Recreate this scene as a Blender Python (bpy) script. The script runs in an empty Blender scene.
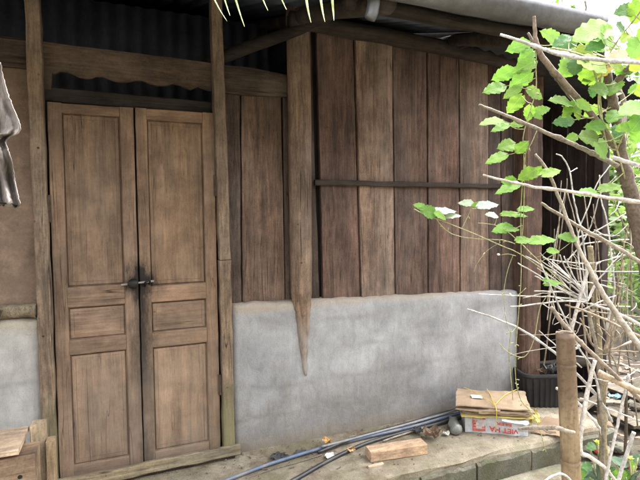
import bpy, bmesh, math, random
import numpy as np
from mathutils import Vector, Matrix, noise as mnoise

random.seed(7)
S = bpy.context.scene
COL = S.collection

# ------------------------------------------------------------------ camera
FPX = 485.0                                     # focal length in photo pixels (640 wide)
CR = Vector((0.92523, -0.37926, -0.01106)).normalized()
CF = Vector((0.37839, 0.92447, -0.0467)).normalized()
CU = CR.cross(CF).normalized(); CR = CF.cross(CU).normalized()
CP = Vector((0.0, -2.85, 1.37))
cam_d = bpy.data.cameras.new('camera'); cam = bpy.data.objects.new('camera', cam_d); COL.objects.link(cam)
cam_d.sensor_width = 36.0; cam_d.lens = FPX / 640 * 36.0
cam_d.clip_start = 0.05; cam_d.clip_end = 500
m3 = Matrix((CR, CU, -CF)).transposed()
cam.matrix_world = Matrix.Translation(CP) @ m3.to_4x4()
S.camera = cam

# ------------------------------------------------------------------ light
SUN_EL, SUN_AZ = math.radians(62), math.radians(62)      # azimuth measured from +Y clockwise
world = bpy.data.worlds.new('World'); S.world = world; world.use_nodes = True
wn = world.node_tree; wn.nodes.clear()
sky = wn.nodes.new('ShaderNodeTexSky'); sky.sky_type = 'NISHITA'; sky.sun_disc = False
sky.sun_elevation = SUN_EL; sky.sun_rotation = SUN_AZ
sky.air_density = 1.0; sky.dust_density = 6.0; sky.ozone_density = 1.0
hs = wn.nodes.new('ShaderNodeHueSaturation'); hs.inputs['Saturation'].default_value = 0.12
bg = wn.nodes.new('ShaderNodeBackground'); bg.inputs['Strength'].default_value = 0.15
wo = wn.nodes.new('ShaderNodeOutputWorld')
wn.links.new(sky.outputs[0], hs.inputs['Color']); wn.links.new(hs.outputs[0], bg.inputs['Color']); wn.links.new(bg.outputs[0], wo.inputs[0])
sun_d = bpy.data.lights.new('sun', 'SUN'); sun_d.energy = 0.6; sun_d.angle = math.radians(25); sun_d.color = (1.0, 0.96, 0.9)
sun = bpy.data.objects.new('sun', sun_d); COL.objects.link(sun)
sd = Vector((math.sin(SUN_AZ) * math.cos(SUN_EL), math.cos(SUN_AZ) * math.cos(SUN_EL), math.sin(SUN_EL)))
sun.rotation_euler = (-sd).to_track_quat('-Z', 'Y').to_euler(); sun.location = sd * 30
S.view_settings.view_transform = 'Standard'; S.view_settings.look = 'None'
S.view_settings.exposure = 3.15; S.view_settings.gamma = 1.0; S.view_settings.use_curve_mapping = False
S.render.engine = 'CYCLES'
S.cycles.max_bounces = 6; S.cycles.diffuse_bounces = 4; S.cycles.transparent_max_bounces = 8
S.cycles.use_denoising = True

# ------------------------------------------------------------------ photo pixel -> point in the place
def ray(px, py): return CR * ((px - 320) / FPX) + CU * ((240 - py) / FPX) + CF
def Y(px, py, y): d = ray(px, py); return CP + d * ((y - CP.y) / d.y)
def Z(px, py, z): d = ray(px, py); return CP + d * ((z - CP.z) / d.z)
def D(px, py, k): return CP + ray(px, py) * k
def MM(rpx, k): return rpx * k / FPX

# ------------------------------------------------------------------ mesh builder
class MB:
    def __init__(s): s.v = []; s.f = []; s.mi = []; s.mat = 0
    def add(s, vs, fs):
        b = len(s.v); s.v += [Vector(p) for p in vs]
        for f in fs: s.f.append([i + b for i in f]); s.mi.append(s.mat)
        return s
    def loft(s, rings, caps=True, closed=True):
        n = len(rings[0]); vs = [p for r in rings for p in r]; fs = []
        m = n if closed else n - 1
        for i in range(len(rings) - 1):
            for j in range(m):
                a = i * n + j; b = i * n + (j + 1) % n
                fs.append([a, b, b + n, a + n])
        if caps and closed:
            fs.append(list(range(n))[::-1]); fs.append([(len(rings) - 1) * n + j for j in range(n)])
        return s.add(vs, fs)
    def beam(s, p0, p1, w, t, wdir, c=.004, step=.09, jit=.0015, taper=1.0):
        """a board from p0 to p1; w across wdir, t across the third axis; chamfered, slightly uneven edges"""
        p0 = Vector(p0); p1 = Vector(p1); ax = p1 - p0; L = ax.length; ax.normalize()
        wd = Vector(wdir); wd = (wd - ax * wd.dot(ax)).normalized(); td = ax.cross(wd)
        n = max(2, int(L / step) + 1); rings = []
        c = min(c, w * .3, t * .3)
        for i in range(n + 1):
            f = i / n; k = 1 + (taper - 1) * f; o = p0 + ax * (L * f)
            a = w / 2 * k; b = t / 2 * k
            pr = [(-a + c, -b), (a - c, -b), (a, -b + c), (a, b - c), (a - c, b), (-a + c, b), (-a, b - c), (-a, -b + c)]
            j1 = random.uniform(-jit, jit); j2 = random.uniform(-jit, jit)
            rings.append([o + wd * (x + (j1 if x < 0 else j2)) + td * y for x, y in pr])
        return s.loft(rings)
    def board(s, Lf, Rt, yf, yb, step=.07, jit=.0022, c=.003, warp=.004):
        """upright wall board: left and right edge polylines of (x,z), bottom to top; front yf, back yb"""
        def at(poly, f):
            q = f * (len(poly) - 1); i = min(int(q), len(poly) - 2); t = q - i
            return (poly[i][0] * (1 - t) + poly[i + 1][0] * t, poly[i][1] * (1 - t) + poly[i + 1][1] * t)
        h = abs(Lf[-1][1] - Lf[0][1]); n = max(2, int(h / step)); rings = []
        tw = random.uniform(-warp, warp); sd_ = random.uniform(0, 99)
        for i in range(n + 1):
            f = i / n; a = at(Lf, f); b = at(Rt, f)
            xa = a[0] + jit * mnoise.noise((a[1] * 9, sd_, 0)) * 2; xb = b[0] + jit * mnoise.noise((b[1] * 9, sd_, 5)) * 2
            xm = (xa + xb) / 2; zm = (a[1] + b[1]) / 2
            w = mnoise.noise((zm * 1.3, sd_, 9)) * warp
            rings.append([(xa, yb, a[1]), (xa, yf + c + tw + w, a[1]), (xa + c, yf + tw + w, a[1]), (xm, yf + w - .0015, zm),
                          (xb - c, yf - tw + w, b[1]), (xb, yf + c - tw + w, b[1]), (xb, yb, b[1])])
        return s.loft(rings)
    def tube(s, pts, rad, n=8, sub=4, wob=0.0, caps=True, flat=1.0, nodes=0, smooth=True):
        pts = [Vector(p) for p in pts]; N = len(pts)
        rad = list(rad) if hasattr(rad, '__len__') else [rad] * N
        if len(rad) == 2 and N > 2: rad = [rad[0] + (rad[1] - rad[0]) * i / (N - 1) for i in range(N)]
        P = []; Rr = []
        for i in range(N - 1):
            a = pts[max(i - 1, 0)]; b = pts[i]; c = pts[i + 1]; d = pts[min(i + 2, N - 1)]
            for q in range(sub):
                t = q / sub
                if smooth: p = .5 * ((2 * b) + (c - a) * t + (2 * a - 5 * b + 4 * c - d) * t * t + (3 * b - a - 3 * c + d) * t ** 3)
                else: p = b.lerp(c, t)
                P.append(p); Rr.append(rad[i] * (1 - t) + rad[i + 1] * t)
        P.append(pts[-1]); Rr.append(rad[-1])
        sd_ = random.uniform(0, 99)
        if wob:
            for i in range(1, len(P) - 1):
                P[i] = P[i] + Vector((mnoise.noise((i * .7, sd_, 0)), mnoise.noise((i * .7, sd_, 7)), mnoise.noise((i * .7, sd_, 17)))) * wob
        if nodes:
            acc = 0
            for i in range(1, len(P)):
                acc += (P[i] - P[i - 1]).length
                if acc > nodes: Rr[i] *= 1.45; acc = 0
        rings = []; up = Vector((.13, .31, .9))
        tan = (P[1] - P[0]).normalized(); u = tan.cross(up)
        if u.length < .05: u = tan.cross(Vector((1, 0, 0)))
        u.normalize()
        for i, p in enumerate(P):
            tan = (P[min(i + 1, len(P) - 1)] - P[max(i - 1, 0)])
            if tan.length < 1e-9: tan = Vector((0, 0, 1))
            tan.normalize(); u = (u - tan * u.dot(tan)).normalized(); w = tan.cross(u)
            ring = []
            for j in range(n):
                an = 2 * math.pi * j / n
                rr = Rr[i] * (1 + (.0 if not wob else .12 * mnoise.noise((i * .6, j * 1.3, sd_))))
                ring.append(p + u * (rr * math.cos(an)) + w * (rr * flat * math.sin(an)))
            rings.append(ring)
        s.P = P
        return s.loft(rings, caps)
    def box(s, a, b, c=.004):
        a = Vector(a); b = Vector(b); m = (a + b) / 2; d = b - a
        return s.beam((m.x, m.y, a.z), (m.x, m.y, b.z), d.x, d.y, (1, 0, 0), c=c, step=9, jit=0)
    def lathe(s, prof, o, ax, n=20):
        o = Vector(o); ax = Vector(ax).normalized(); u = ax.orthogonal().normalized(); w = ax.cross(u)
        return s.loft([[o + ax * h + (u * math.cos(2 * math.pi * j / n) + w * math.sin(2 * math.pi * j / n)) * max(r, 1e-4) for j in range(n)] for h, r in prof])
    def prism(s, poly, ax, dep):
        """a flat outline given thickness dep along ax"""
        a = Vector(ax) * dep; n = len(poly)
        vs = [Vector(p) for p in poly] + [Vector(p) + a for p in poly]
        fs = [list(range(n)), [n + i for i in range(n)][::-1]] + [[i, i + n, (i + 1) % n + n, (i + 1) % n] for i in range(n)]
        return s.add(vs, fs)
    def build(s, name, mat, parent=None, base=None, smooth=False, color=None):
        b = Vector(base) if base is not None else Vector((0, 0, 0))
        wb = WB[parent] if parent is not None else Vector((0, 0, 0))
        o0 = b if parent is None else wb
        me = bpy.data.meshes.new(name)
        me.from_pydata([tuple(p - o0) for p in s.v], [], s.f)
        mats = mat if isinstance(mat, (list, tuple)) else [mat]
        for m in mats: me.materials.append(m)
        if len(mats) > 1: me.polygons.foreach_set('material_index', s.mi)
        bm = bmesh.new(); bm.from_mesh(me); bmesh.ops.recalc_face_normals(bm, faces=bm.faces[:])
        bm.to_mesh(me); bm.free()
        if smooth: me.polygons.foreach_set('use_smooth', [True] * len(me.polygons))
        me.update()
        o = bpy.data.objects.new(name, me); COL.objects.link(o)
        if parent is not None: o.parent = parent
        else: o.location = b
        WB[o] = o0
        if color: o.color = (*color, 1)
        return o
WB = {}
def tag(o, label=None, cat=None, group=None, kind=None):
    if label: o['label'] = label
    if cat: o['category'] = cat
    if group: o['group'] = group
    if kind: o['kind'] = kind
    return o
def thing(name, label, cat, base, group=None):
    o = bpy.data.objects.new(name, None); COL.objects.link(o); o.location = base; o.empty_display_size = .1
    WB[o] = Vector(base); tag(o, label, cat, group); return o

# ------------------------------------------------------------------ materials
class Mat:
    def __init__(s, name):
        s.m = bpy.data.materials.new(name); s.m.use_nodes = True; s.t = s.m.node_tree; s.t.nodes.clear()
        s.out = s.t.nodes.new('ShaderNodeOutputMaterial')
    def n(s, typ, ins=None, **pr):
        nd = s.t.nodes.new('ShaderNode' + typ)
        for k, v in pr.items(): setattr(nd, k, v)
        for k, v in (ins or {}).items():
            so = nd.inputs[k]
            if isinstance(v, bpy.types.NodeSocket): s.t.links.new(v, so)
            else: so.default_value = v
        return nd
    def obj(s, rnd=True):
        tc = s.n('TexCoord').outputs['Object']
        if not rnd: return tc
        oi = s.n('ObjectInfo')
        mul = s.n('Math', {0: oi.outputs['Random'], 1: 37.0}, operation='MULTIPLY').outputs[0]
        cb = s.n('CombineXYZ', {0: mul, 1: mul, 2: mul}).outputs[0]
        return s.n('VectorMath', {0: tc, 1: cb}, operation='ADD').outputs[0]
    def scale(s, v, sc): return s.n('VectorMath', {0: v, 1: sc}, operation='MULTIPLY').outputs[0]
    def noise(s, v, sc, det=5, rough=.6, dist=0): return s.n('TexNoise', {'Vector': v, 'Scale': sc, 'Detail': det, 'Roughness': rough, 'Distortion': dist}).outputs['Fac']
    def ramp(s, f, stops):
        r = s.n('ValToRGB', {0: f}); e = r.color_ramp.elements
        while len(e) < len(stops): e.new(.5)
        for i, (p, c) in enumerate(stops):
            e[i].position = p; e[i].color = (c, c, c, 1) if not hasattr(c, '__len__') else (*c, 1)
        return r.outputs[0]
    def mix(s, f, a, b, mode='MIX'):
        m = s.n('Mix', data_type='RGBA', blend_type=mode)
        for k, v in ((0, f), (6, a), (7, b)):
            if isinstance(v, bpy.types.NodeSocket): s.t.links.new(v, m.inputs[k])
            elif k: m.inputs[k].default_value = (*v, 1) if len(v) == 3 else v
            else: m.inputs[k].default_value = v
        return m.outputs[2]
    def math(s, op, a, b=0.0, c=0.0): return s.n('Math', {0: a, 1: b, 2: c}, operation=op).outputs[0]
    def sep(s, v): return s.n('SeparateXYZ', {0: v}).outputs
    def rng(s, v, a, b, c=0., d=1.): return s.n('MapRange', {0: v, 1: a, 2: b, 3: c, 4: d}, interpolation_type='SMOOTHSTEP').outputs[0]
    def done(s, col, rough=.8, bump=None, dist=.002, strength=.6, spec=.3, extra=None):
        p = s.n('BsdfPrincipled', {'Base Color': col if isinstance(col, bpy.types.NodeSocket) else (*col, 1), 'Roughness': rough, 'Specular IOR Level': spec})
        for k, v in (extra or {}).items():
            if isinstance(v, bpy.types.NodeSocket): s.t.links.new(v, p.inputs[k])
            else: p.inputs[k].default_value = v
        if bump is not None:
            b = s.n('Bump', {'Strength': strength, 'Distance': dist, 'Height': bump}); s.t.links.new(b.outputs[0], p.inputs['Normal'])
        s.t.links.new(p.outputs[0], s.out.inputs[0]); s.p = p
        return s.m

def wood(name, c1, c2, axis='z', dark=(.02, .014, .01), grey=(.22, .2, .18), greyf=.35, crackw=.012, rough=.8, nails=.4, hook=None, gs=1.0, gd=1.0):
    M = Mat(name); v = M.obj()
    k = {'z': (1, 1, .055), 'x': (.055, 1, 1), 'y': (1, .055, 1)}[axis]
    vs = M.scale(v, k)
    g1 = M.noise(vs, 26 * gs, 9, .74, .8); g2 = M.noise(M.scale(v, tuple(.13 if q < 1 else 1 for q in k)), 110 * gs, 5, .7); g3 = M.noise(v, 95, 5, .75)
    bl = M.noise(v, 2.4, 5, .6); bl2 = M.noise(v, 9, 6, .65)
    col = M.ramp(g1, [(.33, c1), (.67, c2)])
    col = M.mix(.85 * gd, col, M.ramp(g2, [(.32, .6), (.6, 1.1)]), 'MULTIPLY')
    col = M.mix(.8 * gd, col, M.ramp(g3, [(.34, .68), (.52, 1.06)]), 'MULTIPLY')
    str_ = M.noise(M.scale(v, tuple(.16 if q < 1 else 1 for q in k)), 8.5, 5, .65, .5)
    col = M.mix(.85 * gd, col, M.ramp(str_, [(.34, (.5, .47, .46)), (.5, (1., 1., 1.)), (.66, (1.3, 1.22, 1.1))]), 'MULTIPLY')
    gf = M.math('MULTIPLY', M.ramp(M.noise(M.scale(v, tuple(.35 if x < 1 else 1 for x in k)), 5, 6, .7), [(.42, 0.), (.68, 1.)]), greyf)
    col = M.mix(gf, col, grey)
    col = M.mix(.9, col, M.ramp(bl, [(.3, .62), (.7, 1.2)]), 'MULTIPLY')
    col = M.mix(.7, col, M.ramp(bl2, [(.32, .6), (.6, 1.08)]), 'MULTIPLY')
    k2 = tuple(.028 if x < 1 else 1 for x in k)
    cr = M.noise(M.scale(v, k2), 17 * gs, 3, .5, .9)
    crm = M.ramp(M.math('ABSOLUTE', M.math('SUBTRACT', cr, .5)), [(0., 1.), (crackw, 0.)])
    crm = M.math('MULTIPLY', crm, M.ramp(M.noise(v, 3.1, 3), [(.45, 0.), (.6, 1.)]))
    col = M.mix(crm, col, dark)
    vo = M.n('TexVoronoi', {'Vector': v, 'Scale': 17}); kn = M.ramp(vo.outputs['Distance'], [(.07, 1.), (.13, 0.)])
    kn = M.math('MULTIPLY', kn, M.ramp(M.noise(v, 4.0, 2), [(.5, 0.), (.56, nails)]))
    col = M.mix(kn, col, dark)
    col = M.mix(1.0, col, M.n('ObjectInfo').outputs['Color'], 'MULTIPLY')
    if hook: col = hook(M, col)
    h = M.math('SUBTRACT', M.math('ADD', M.math('MULTIPLY', g1, .8), M.math('ADD', M.math('MULTIPLY', g2, .6), M.math('MULTIPLY', g3, .35))), M.math('MULTIPLY', crm, 1.2))
    return M.done(col, rough, h, .004, .55, .25)

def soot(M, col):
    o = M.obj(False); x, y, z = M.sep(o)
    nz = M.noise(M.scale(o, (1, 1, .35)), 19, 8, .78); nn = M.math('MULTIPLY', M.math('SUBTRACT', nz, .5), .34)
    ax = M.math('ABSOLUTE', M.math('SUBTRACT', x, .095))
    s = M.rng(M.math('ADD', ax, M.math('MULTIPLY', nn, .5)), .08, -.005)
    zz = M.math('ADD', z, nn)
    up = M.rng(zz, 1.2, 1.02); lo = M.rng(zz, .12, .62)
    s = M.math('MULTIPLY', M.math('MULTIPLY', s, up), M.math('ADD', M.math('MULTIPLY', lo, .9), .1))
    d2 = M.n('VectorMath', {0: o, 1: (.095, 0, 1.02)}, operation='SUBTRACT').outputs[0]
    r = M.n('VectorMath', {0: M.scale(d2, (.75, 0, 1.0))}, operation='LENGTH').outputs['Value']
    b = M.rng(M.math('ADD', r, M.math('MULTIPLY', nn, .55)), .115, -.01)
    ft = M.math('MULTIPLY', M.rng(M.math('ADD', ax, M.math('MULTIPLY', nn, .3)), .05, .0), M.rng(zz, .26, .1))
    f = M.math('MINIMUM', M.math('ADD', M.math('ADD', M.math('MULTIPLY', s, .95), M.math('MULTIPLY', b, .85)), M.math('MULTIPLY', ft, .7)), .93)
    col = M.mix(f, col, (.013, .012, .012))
    # paler dusty wear on the lower half of the leaves
    w = M.math('MULTIPLY', M.rng(z, 1.0, .1), M.ramp(M.noise(o, 5, 6, .7), [(.35, .15), (.7, .75)]))
    return M.mix(M.math('MULTIPLY', w, .55), col, (.27, .235, .19))
def mossfoot(M, col):
    o = M.obj(False); x, y, z = M.sep(o)
    f = M.math('MULTIPLY', M.rng(M.math('ADD', z, M.math('MULTIPLY', M.noise(o, 7, 4), .5)), .78, .38), .6)
    return M.mix(f, col, (.15, .16, .075))

W_PLANK = wood('old_plank_wood', (.054, .038, .031), (.172, .122, .098), greyf=.26)
def dusty(M, col):
    o = M.obj(False); x, y, z = M.sep(o); n = M.noise(M.scale(o, (1, 1, .4)), 18, 7, .75)
    f = M.math('MULTIPLY', M.math('MULTIPLY', M.rng(z, .86, .5), M.rng(x, 1.6, 1.4)), M.ramp(n, [(.36, .25), (.56, .95)]))
    return M.mix(f, col, (.29, .262, .235))
W_POST = wood('weathered_post_wood', (.10, .07, .052), (.32, .232, .172), greyf=.35, nails=.7, hook=dusty)
W_JAMB = wood('door_jamb_wood', (.125, .09, .063), (.345, .255, .178), greyf=.3, nails=.9, hook=mossfoot)
W_DOOR = wood('door_leaf_wood', (.15, .107, .082), (.29, .212, .162), greyf=.3, crackw=.006, hook=soot, nails=.25, gd=.55)
W_DOORX = wood('door_rail_wood', (.15, .107, .082), (.29, .212, .162), axis='x', greyf=.3, crackw=.006, hook=soot, nails=.25, gd=.55)
W_BEAMX = wood('roof_beam_wood', (.018, .0145, .0125), (.062, .049, .039), axis='x', greyf=.22)
W_SILL = wood('grey_sill_wood', (.15, .125, .09), (.42, .36, .27), axis='x', greyf=.6, grey=(.27, .25, .2))
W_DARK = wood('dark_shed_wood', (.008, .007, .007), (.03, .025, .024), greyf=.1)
W_FRESH = wood('sawn_timber', (.42, .33, .235), (.66, .55, .42), axis='z', greyf=.15, dark=(.12, .07, .04), crackw=.004, nails=.15)
W_FRESHX = wood('sawn_timber_lengthwise', (.38, .27, .18), (.62, .48, .35), axis='x', greyf=.15, dark=(.12, .07, .04), crackw=.004, nails=.15)
W_LOG = wood('brown_log_bark', (.025, .019, .015), (.085, .066, .052), axis='x', greyf=.2)

def plaster(name, c1, c2, stain, lip):
    M = Mat(name); o = M.obj(False); x, y, z = M.sep(o)
    a = M.noise(o, 3.2, 5, .55, .6); b = M.noise(o, 7, 8, .7); c = M.noise(o, 60, 5, .7); c2n = M.noise(M.scale(o, (1, 1, .28)), 16, 6, .72, .4)
    col = M.ramp(a, [(.32, c1), (.68, c2)])
    col = M.mix(.6, col, M.ramp(b, [(.3, .76), (.68, 1.1)]), 'MULTIPLY')
    col = M.mix(.4, col, M.ramp(c2n, [(.3, .74), (.7, 1.1)]), 'MULTIPLY')
    # ghost of the blockwork showing through the skim coat
    vv = M.n('VectorMath', {0: o, 1: M.n('Vector' 'Math', {0: M.n('TexNoise', {'Vector': o, 'Scale': 4.0, 'Detail': 3}).outputs['Color'], 1: (.09, .09, .09)}, operation='MULTIPLY').outputs[0]}, operation='ADD').outputs[0]
    sw = M.n('CombineXYZ', {0: M.sep(vv)[0], 1: M.sep(vv)[2], 2: 0.}).outputs[0]
    br = M.n('TexBrick', {'Vector': sw, 'Scale': 1.0, 'Mortar Size': .032, 'Mortar Smooth': 1.0, 'Brick Width': .36, 'Row Height': .19})
    gm = M.math('MULTIPLY', br.outputs['Fac'], M.ramp(M.noise(o, 2.3, 3), [(.42, 0.), (.62, 1.)]))
    col = M.mix(M.math('MULTIPLY', gm, .36), col, (.16, .155, .15))
    # damp foot
    nz = M.math('MULTIPLY', M.math('SUBTRACT', M.noise(M.scale(o, (1, 1, .5)), 4.2, 7, .7), .5), .75)
    f = M.rng(M.math('ADD', z, nz), .46, .02)
    col = M.mix(M.math('MULTIPLY', f, .55), col, stain)
    f2 = M.rng(M.math('ADD', z, M.math('MULTIPLY', nz, .3)), .07, -.06)
    col = M.mix(M.math('MULTIPLY', f2, .55), col, (.33, .27, .2))
    # brown runs and the earthy top lip
    run = M.math('MULTIPLY', M.ramp(M.noise(M.scale(o, (1, 1, .06)), 14, 4, .6), [(.58, 0.), (.75, 1.)]), M.ramp(M.noise(o, 1.9, 3), [(.5, 0.), (.62, .5)]))
    col = M.mix(run, col, (.2, .165, .13))
    f3 = M.rng(M.math('ADD', z, M.math('MULTIPLY', nz, .12)), .77, .83)
    col = M.mix(M.math('MULTIPLY', f3, .8), col, lip)
    sp = M.ramp(M.noise(o, 140, 3), [(.3, .7), (.45, 1.)])
    col = M.mix(.6, col, sp, 'MULTIPLY')
    sm = M.noise(M.scale(o, (.55, 1, 1.)), 13, 9, .78, 1.2); col = M.mix(M.ramp(sm, [(.5, 0.), (.7, .2)]), col, tuple(min(1, q * 1.08) for q in c2))
    sk = M.noise(M.scale(o, (1., 1, .45)), 21, 9, .8, .8); col = M.mix(.75, col, M.ramp(sk, [(.34, .8), (.52, 1.02)]), 'MULTIPLY')
    h = M.math('ADD', M.math('MULTIPLY', b, 1.0), M.math('ADD', M.math('MULTIPLY', c, .35), M.math('ADD', M.math('MULTIPLY', c2n, .6), M.math('MULTIPLY', sk, .8))))
    return M.done(col, .9, h, .012, .6, .2)
P_MAIN = plaster('blue_grey_plaster', (.255, .255, .262), (.42, .422, .432), (.15, .138, .122), (.34, .285, .22))
P_LEFT = plaster('chalky_plaster', (.36, .35, .33), (.52, .51, .49), (.28, .27, .24), (.4, .36, .29))

def ground(name, c1, c2, moss, mossf, dirt, bump=.012, sc=1.0):
    M = Mat(name); o = M.obj(False)
    a = M.noise(o, 2.2 * sc, 7, .65); b = M.noise(o, 9 * sc, 8, .72); c = M.noise(o, 55 * sc, 6, .7); d = M.noise(o, 150, 3, .6)
    col = M.ramp(a, [(.32, c1), (.68, c2)])
    col = M.mix(.8, col, M.ramp(b, [(.3, .62), (.7, 1.15)]), 'MULTIPLY')
    col = M.mix(M.math('MULTIPLY', M.ramp(M.noise(o, 3.4 * sc, 6, .7, .5), [(.47, 0.), (.62, 1.)]), mossf), col, moss)
    col = M.mix(M.math('MULTIPLY', M.ramp(M.noise(o, 4.0 * sc, 8, .78), [(.49, 0.), (.64, 1.)]), .78), col, dirt)
    col = M.mix(M.ramp(d, [(.33, .8), (.4, 0.)]), col, tuple(x * .4 for x in dirt))
    col = M.mix(.5, col, M.ramp(c, [(.3, .7), (.65, 1.1)]), 'MULTIPLY')
    return M.done(col, .93, M.math('ADD', M.math('ADD', b, M.math('MULTIPLY', c, .5)), M.math('MULTIPLY', d, .2)), bump, .7, .2)
G_LEDGE = ground('mossy_ledge_concrete', (.215, .182, .132), (.36, .318, .245), (.135, .13, .065), .55, (.13, .09, .06))
G_BLOCK = ground('damp_block_concrete', (.085, .082, .062), (.20, .19, .152), (.07, .078, .036), .75, (.09, .07, .05), sc=1.4)
G_PATH = ground('mossy_path_concrete', (.18, .168, .125), (.28, .26, .2), (.125, .13, .065), .6, (.11, .082, .057))
G_SOIL = ground('litter_soil', (.042, .034, .027), (.095, .078, .062), (.07, .075, .035), .3, (.05, .04, .03), bump=.03)

def simple(name, col, rough=.6, sc=8, var=.25, bump=.3, spec=.4, metal=0., tint=False, bscale=40, dirt=None, extra=None):
    M = Mat(name); o = M.obj(); n = M.noise(o, sc, 6, .65); n2 = M.noise(o, bscale, 5, .65)
    c = M.mix(1.0, col, M.ramp(n, [(.3, 1 - var), (.7, 1 + var * .6)]), 'MULTIPLY')
    c = M.mix(.6, c, M.ramp(n2, [(.3, 1 - var * .8), (.65, 1 + var * .3)]), 'MULTIPLY')
    if dirt: c = M.mix(M.math('MULTIPLY', M.ramp(M.noise(o, sc * .7, 6, .7), [(.45, 0.), (.65, 1.)]), .7), c, dirt)
    if tint: c = M.mix(1.0, c, M.n('ObjectInfo').outputs['Color'], 'MULTIPLY')
    return M.done(c, rough, n2, .003, bump, spec, dict({'Metallic': metal}, **(extra or {})))
W_BARK = simple('fibre_board', (.21, .148, .108), .88, 9, .45, .9, bscale=110, dirt=(.15, .105, .075))
GUTTER = simple('grey_gutter_metal', (.15, .155, .165), .42, 5, .4, .3, spec=.6, metal=.25, dirt=(.065, .06, .055))
ROOFM = simple('rusty_roof_sheet', (.085, .10, .135), .5, 4, .4, .3, dirt=(.045, .045, .05))
HOSE_K = simple('black_hose_plastic', (.022, .023, .026), .42, 12, .4, .2, spec=.5, dirt=(.07, .065, .06))
HOSE_B = simple('blue_grey_pipe_plastic', (.10, .14, .22), .45, 12, .35, .2, spec=.5, dirt=(.22, .2, .18))
HOSE_G = simple('grey_pipe_plastic', (.25, .26, .28), .5, 12, .35, .2, dirt=(.2, .18, .15))
IRON = simple('dark_iron', (.025, .024, .023), .5, 20, .4, .4, metal=.6)
STEEL = simple('worn_steel', (.42, .41, .39), .4, 20, .3, .2, metal=.7)
CARD = simple('brown_cardboard', (.27, .205, .145), .85, 6, .22, .35, bscale=25, tint=True)
CARD_Y = simple('yellow_card', (.42, .33, .10), .8, 8, .25, .3, bscale=25)
CARTON = simple('white_printed_carton', (.45, .46, .48), .7, 9, .35, 1.0, bscale=18, dirt=(.36, .35, .32))
RED = simple('red_print', (.50, .055, .045), .7, 30, .3, .1)
REDB = simple('faded_red_print', (.42, .10, .075), .7, 40, .35, .1)
TWINE = simple('yellow_twine_plastic', (.66, .48, .06), .5, 30, .25, .3)
ORANGE = simple('orange_wrapper', (.6, .3, .06), .4, 40, .6, .5, spec=.6, dirt=(.7, .65, .6))
WHITEP = simple('white_paper', (.68, .66, .62), .8, 20, .25, .4)
BLUEP = simple('pale_blue_plastic', (.25, .42, .5), .5, 20, .35, .4)
BASKET = simple('dark_grey_plastic', (.009, .008, .009), .75, 10, .35, .4, dirt=(.025, .022, .02))
RAG = simple('dark_rag', (.06, .06, .06), .9, 15, .6, .6)
DLEAF = simple('dry_brown_leaf', (.16, .105, .07), .85, 14, .5, .6)
GREYLEAF = None
def drygrey():
    M = Mat('dry_grey_leaf'); o = M.obj()
    a = M.noise(M.scale(o, (1, 1, .12)), 60, 7, .7, .5); b = M.noise(o, 10, 6, .7)
    c = M.ramp(a, [(.3, (.09, .076, .068)), (.68, (.36, .315, .285))])
    c = M.mix(.9, c, M.ramp(b, [(.3, .5), (.65, 1.15)]), 'MULTIPLY')
    return M.done(c, .85, M.math('ADD', a, b), .006, .8, .25)
GREYLEAF = drygrey()
def twigm(name, c1, c2):
    M = Mat(name); o = M.obj(); a = M.noise(o, 22, 6, .7); b = M.noise(o, 120, 4, .6)
    c = M.ramp(a, [(.3, c1), (.68, c2)]); c = M.mix(.6, c, M.ramp(b, [(.36, .4), (.56, 1.1)]), 'MULTIPLY')
    c = M.mix(1.0, c, M.n('ObjectInfo').outputs['Color'], 'MULTIPLY')
    return M.done(c, .75, M.math('ADD', a, b), .003, .4, .3)
TW_PALE = twigm('pale_dry_twig', (.30, .275, .25), (.66, .63, .60))
TW_TAN = twigm('tan_stick', (.17, .14, .105), (.42, .36, .285))
TW_BROWN = twigm('brown_bark_twig', (.095, .078, .062), (.22, .185, .15))
STEM_G = twigm('green_stem', (.22, .22, .09), (.45, .44, .24))
def bamboo():
    M = Mat('aged_bamboo'); o = M.obj(False); x, y, z = M.sep(o)
    a = M.noise(M.scale(o, (1, 1, .06)), 40, 6, .65); b = M.noise(o, 11, 6, .7); c = M.noise(M.scale(o, (1, 1, .25)), 30, 5, .7)
    col = M.ramp(a, [(.3, (.15, .095, .05)), (.7, (.36, .27, .16))])
    col = M.mix(M.math('MULTIPLY', M.ramp(b, [(.45, 0.), (.7, 1.)]), .6), col, (.10, .065, .038))
    col = M.mix(M.math('MULTIPLY', M.ramp(c, [(.6, 0.), (.72, 1.)]), .6), col, (.1, .065, .04))
    st = M.math('MULTIPLY', M.rng(M.math('ADD', z, M.math('MULTIPLY', M.noise(M.scale(o, (2, 2, .3)), 12, 5), .25)), .98, 1.16), .75)
    col = M.mix(st, col, (.085, .05, .03))
    sp = M.noise(o, 70, 5, .7); col = M.mix(.7, col, M.ramp(sp, [(.36, .55), (.5, 1.04)]), 'MULTIPLY')
    return M.done(col, .55, M.math('ADD', a, b), .002, .4, .4)
BAMBOO = bamboo()
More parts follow.
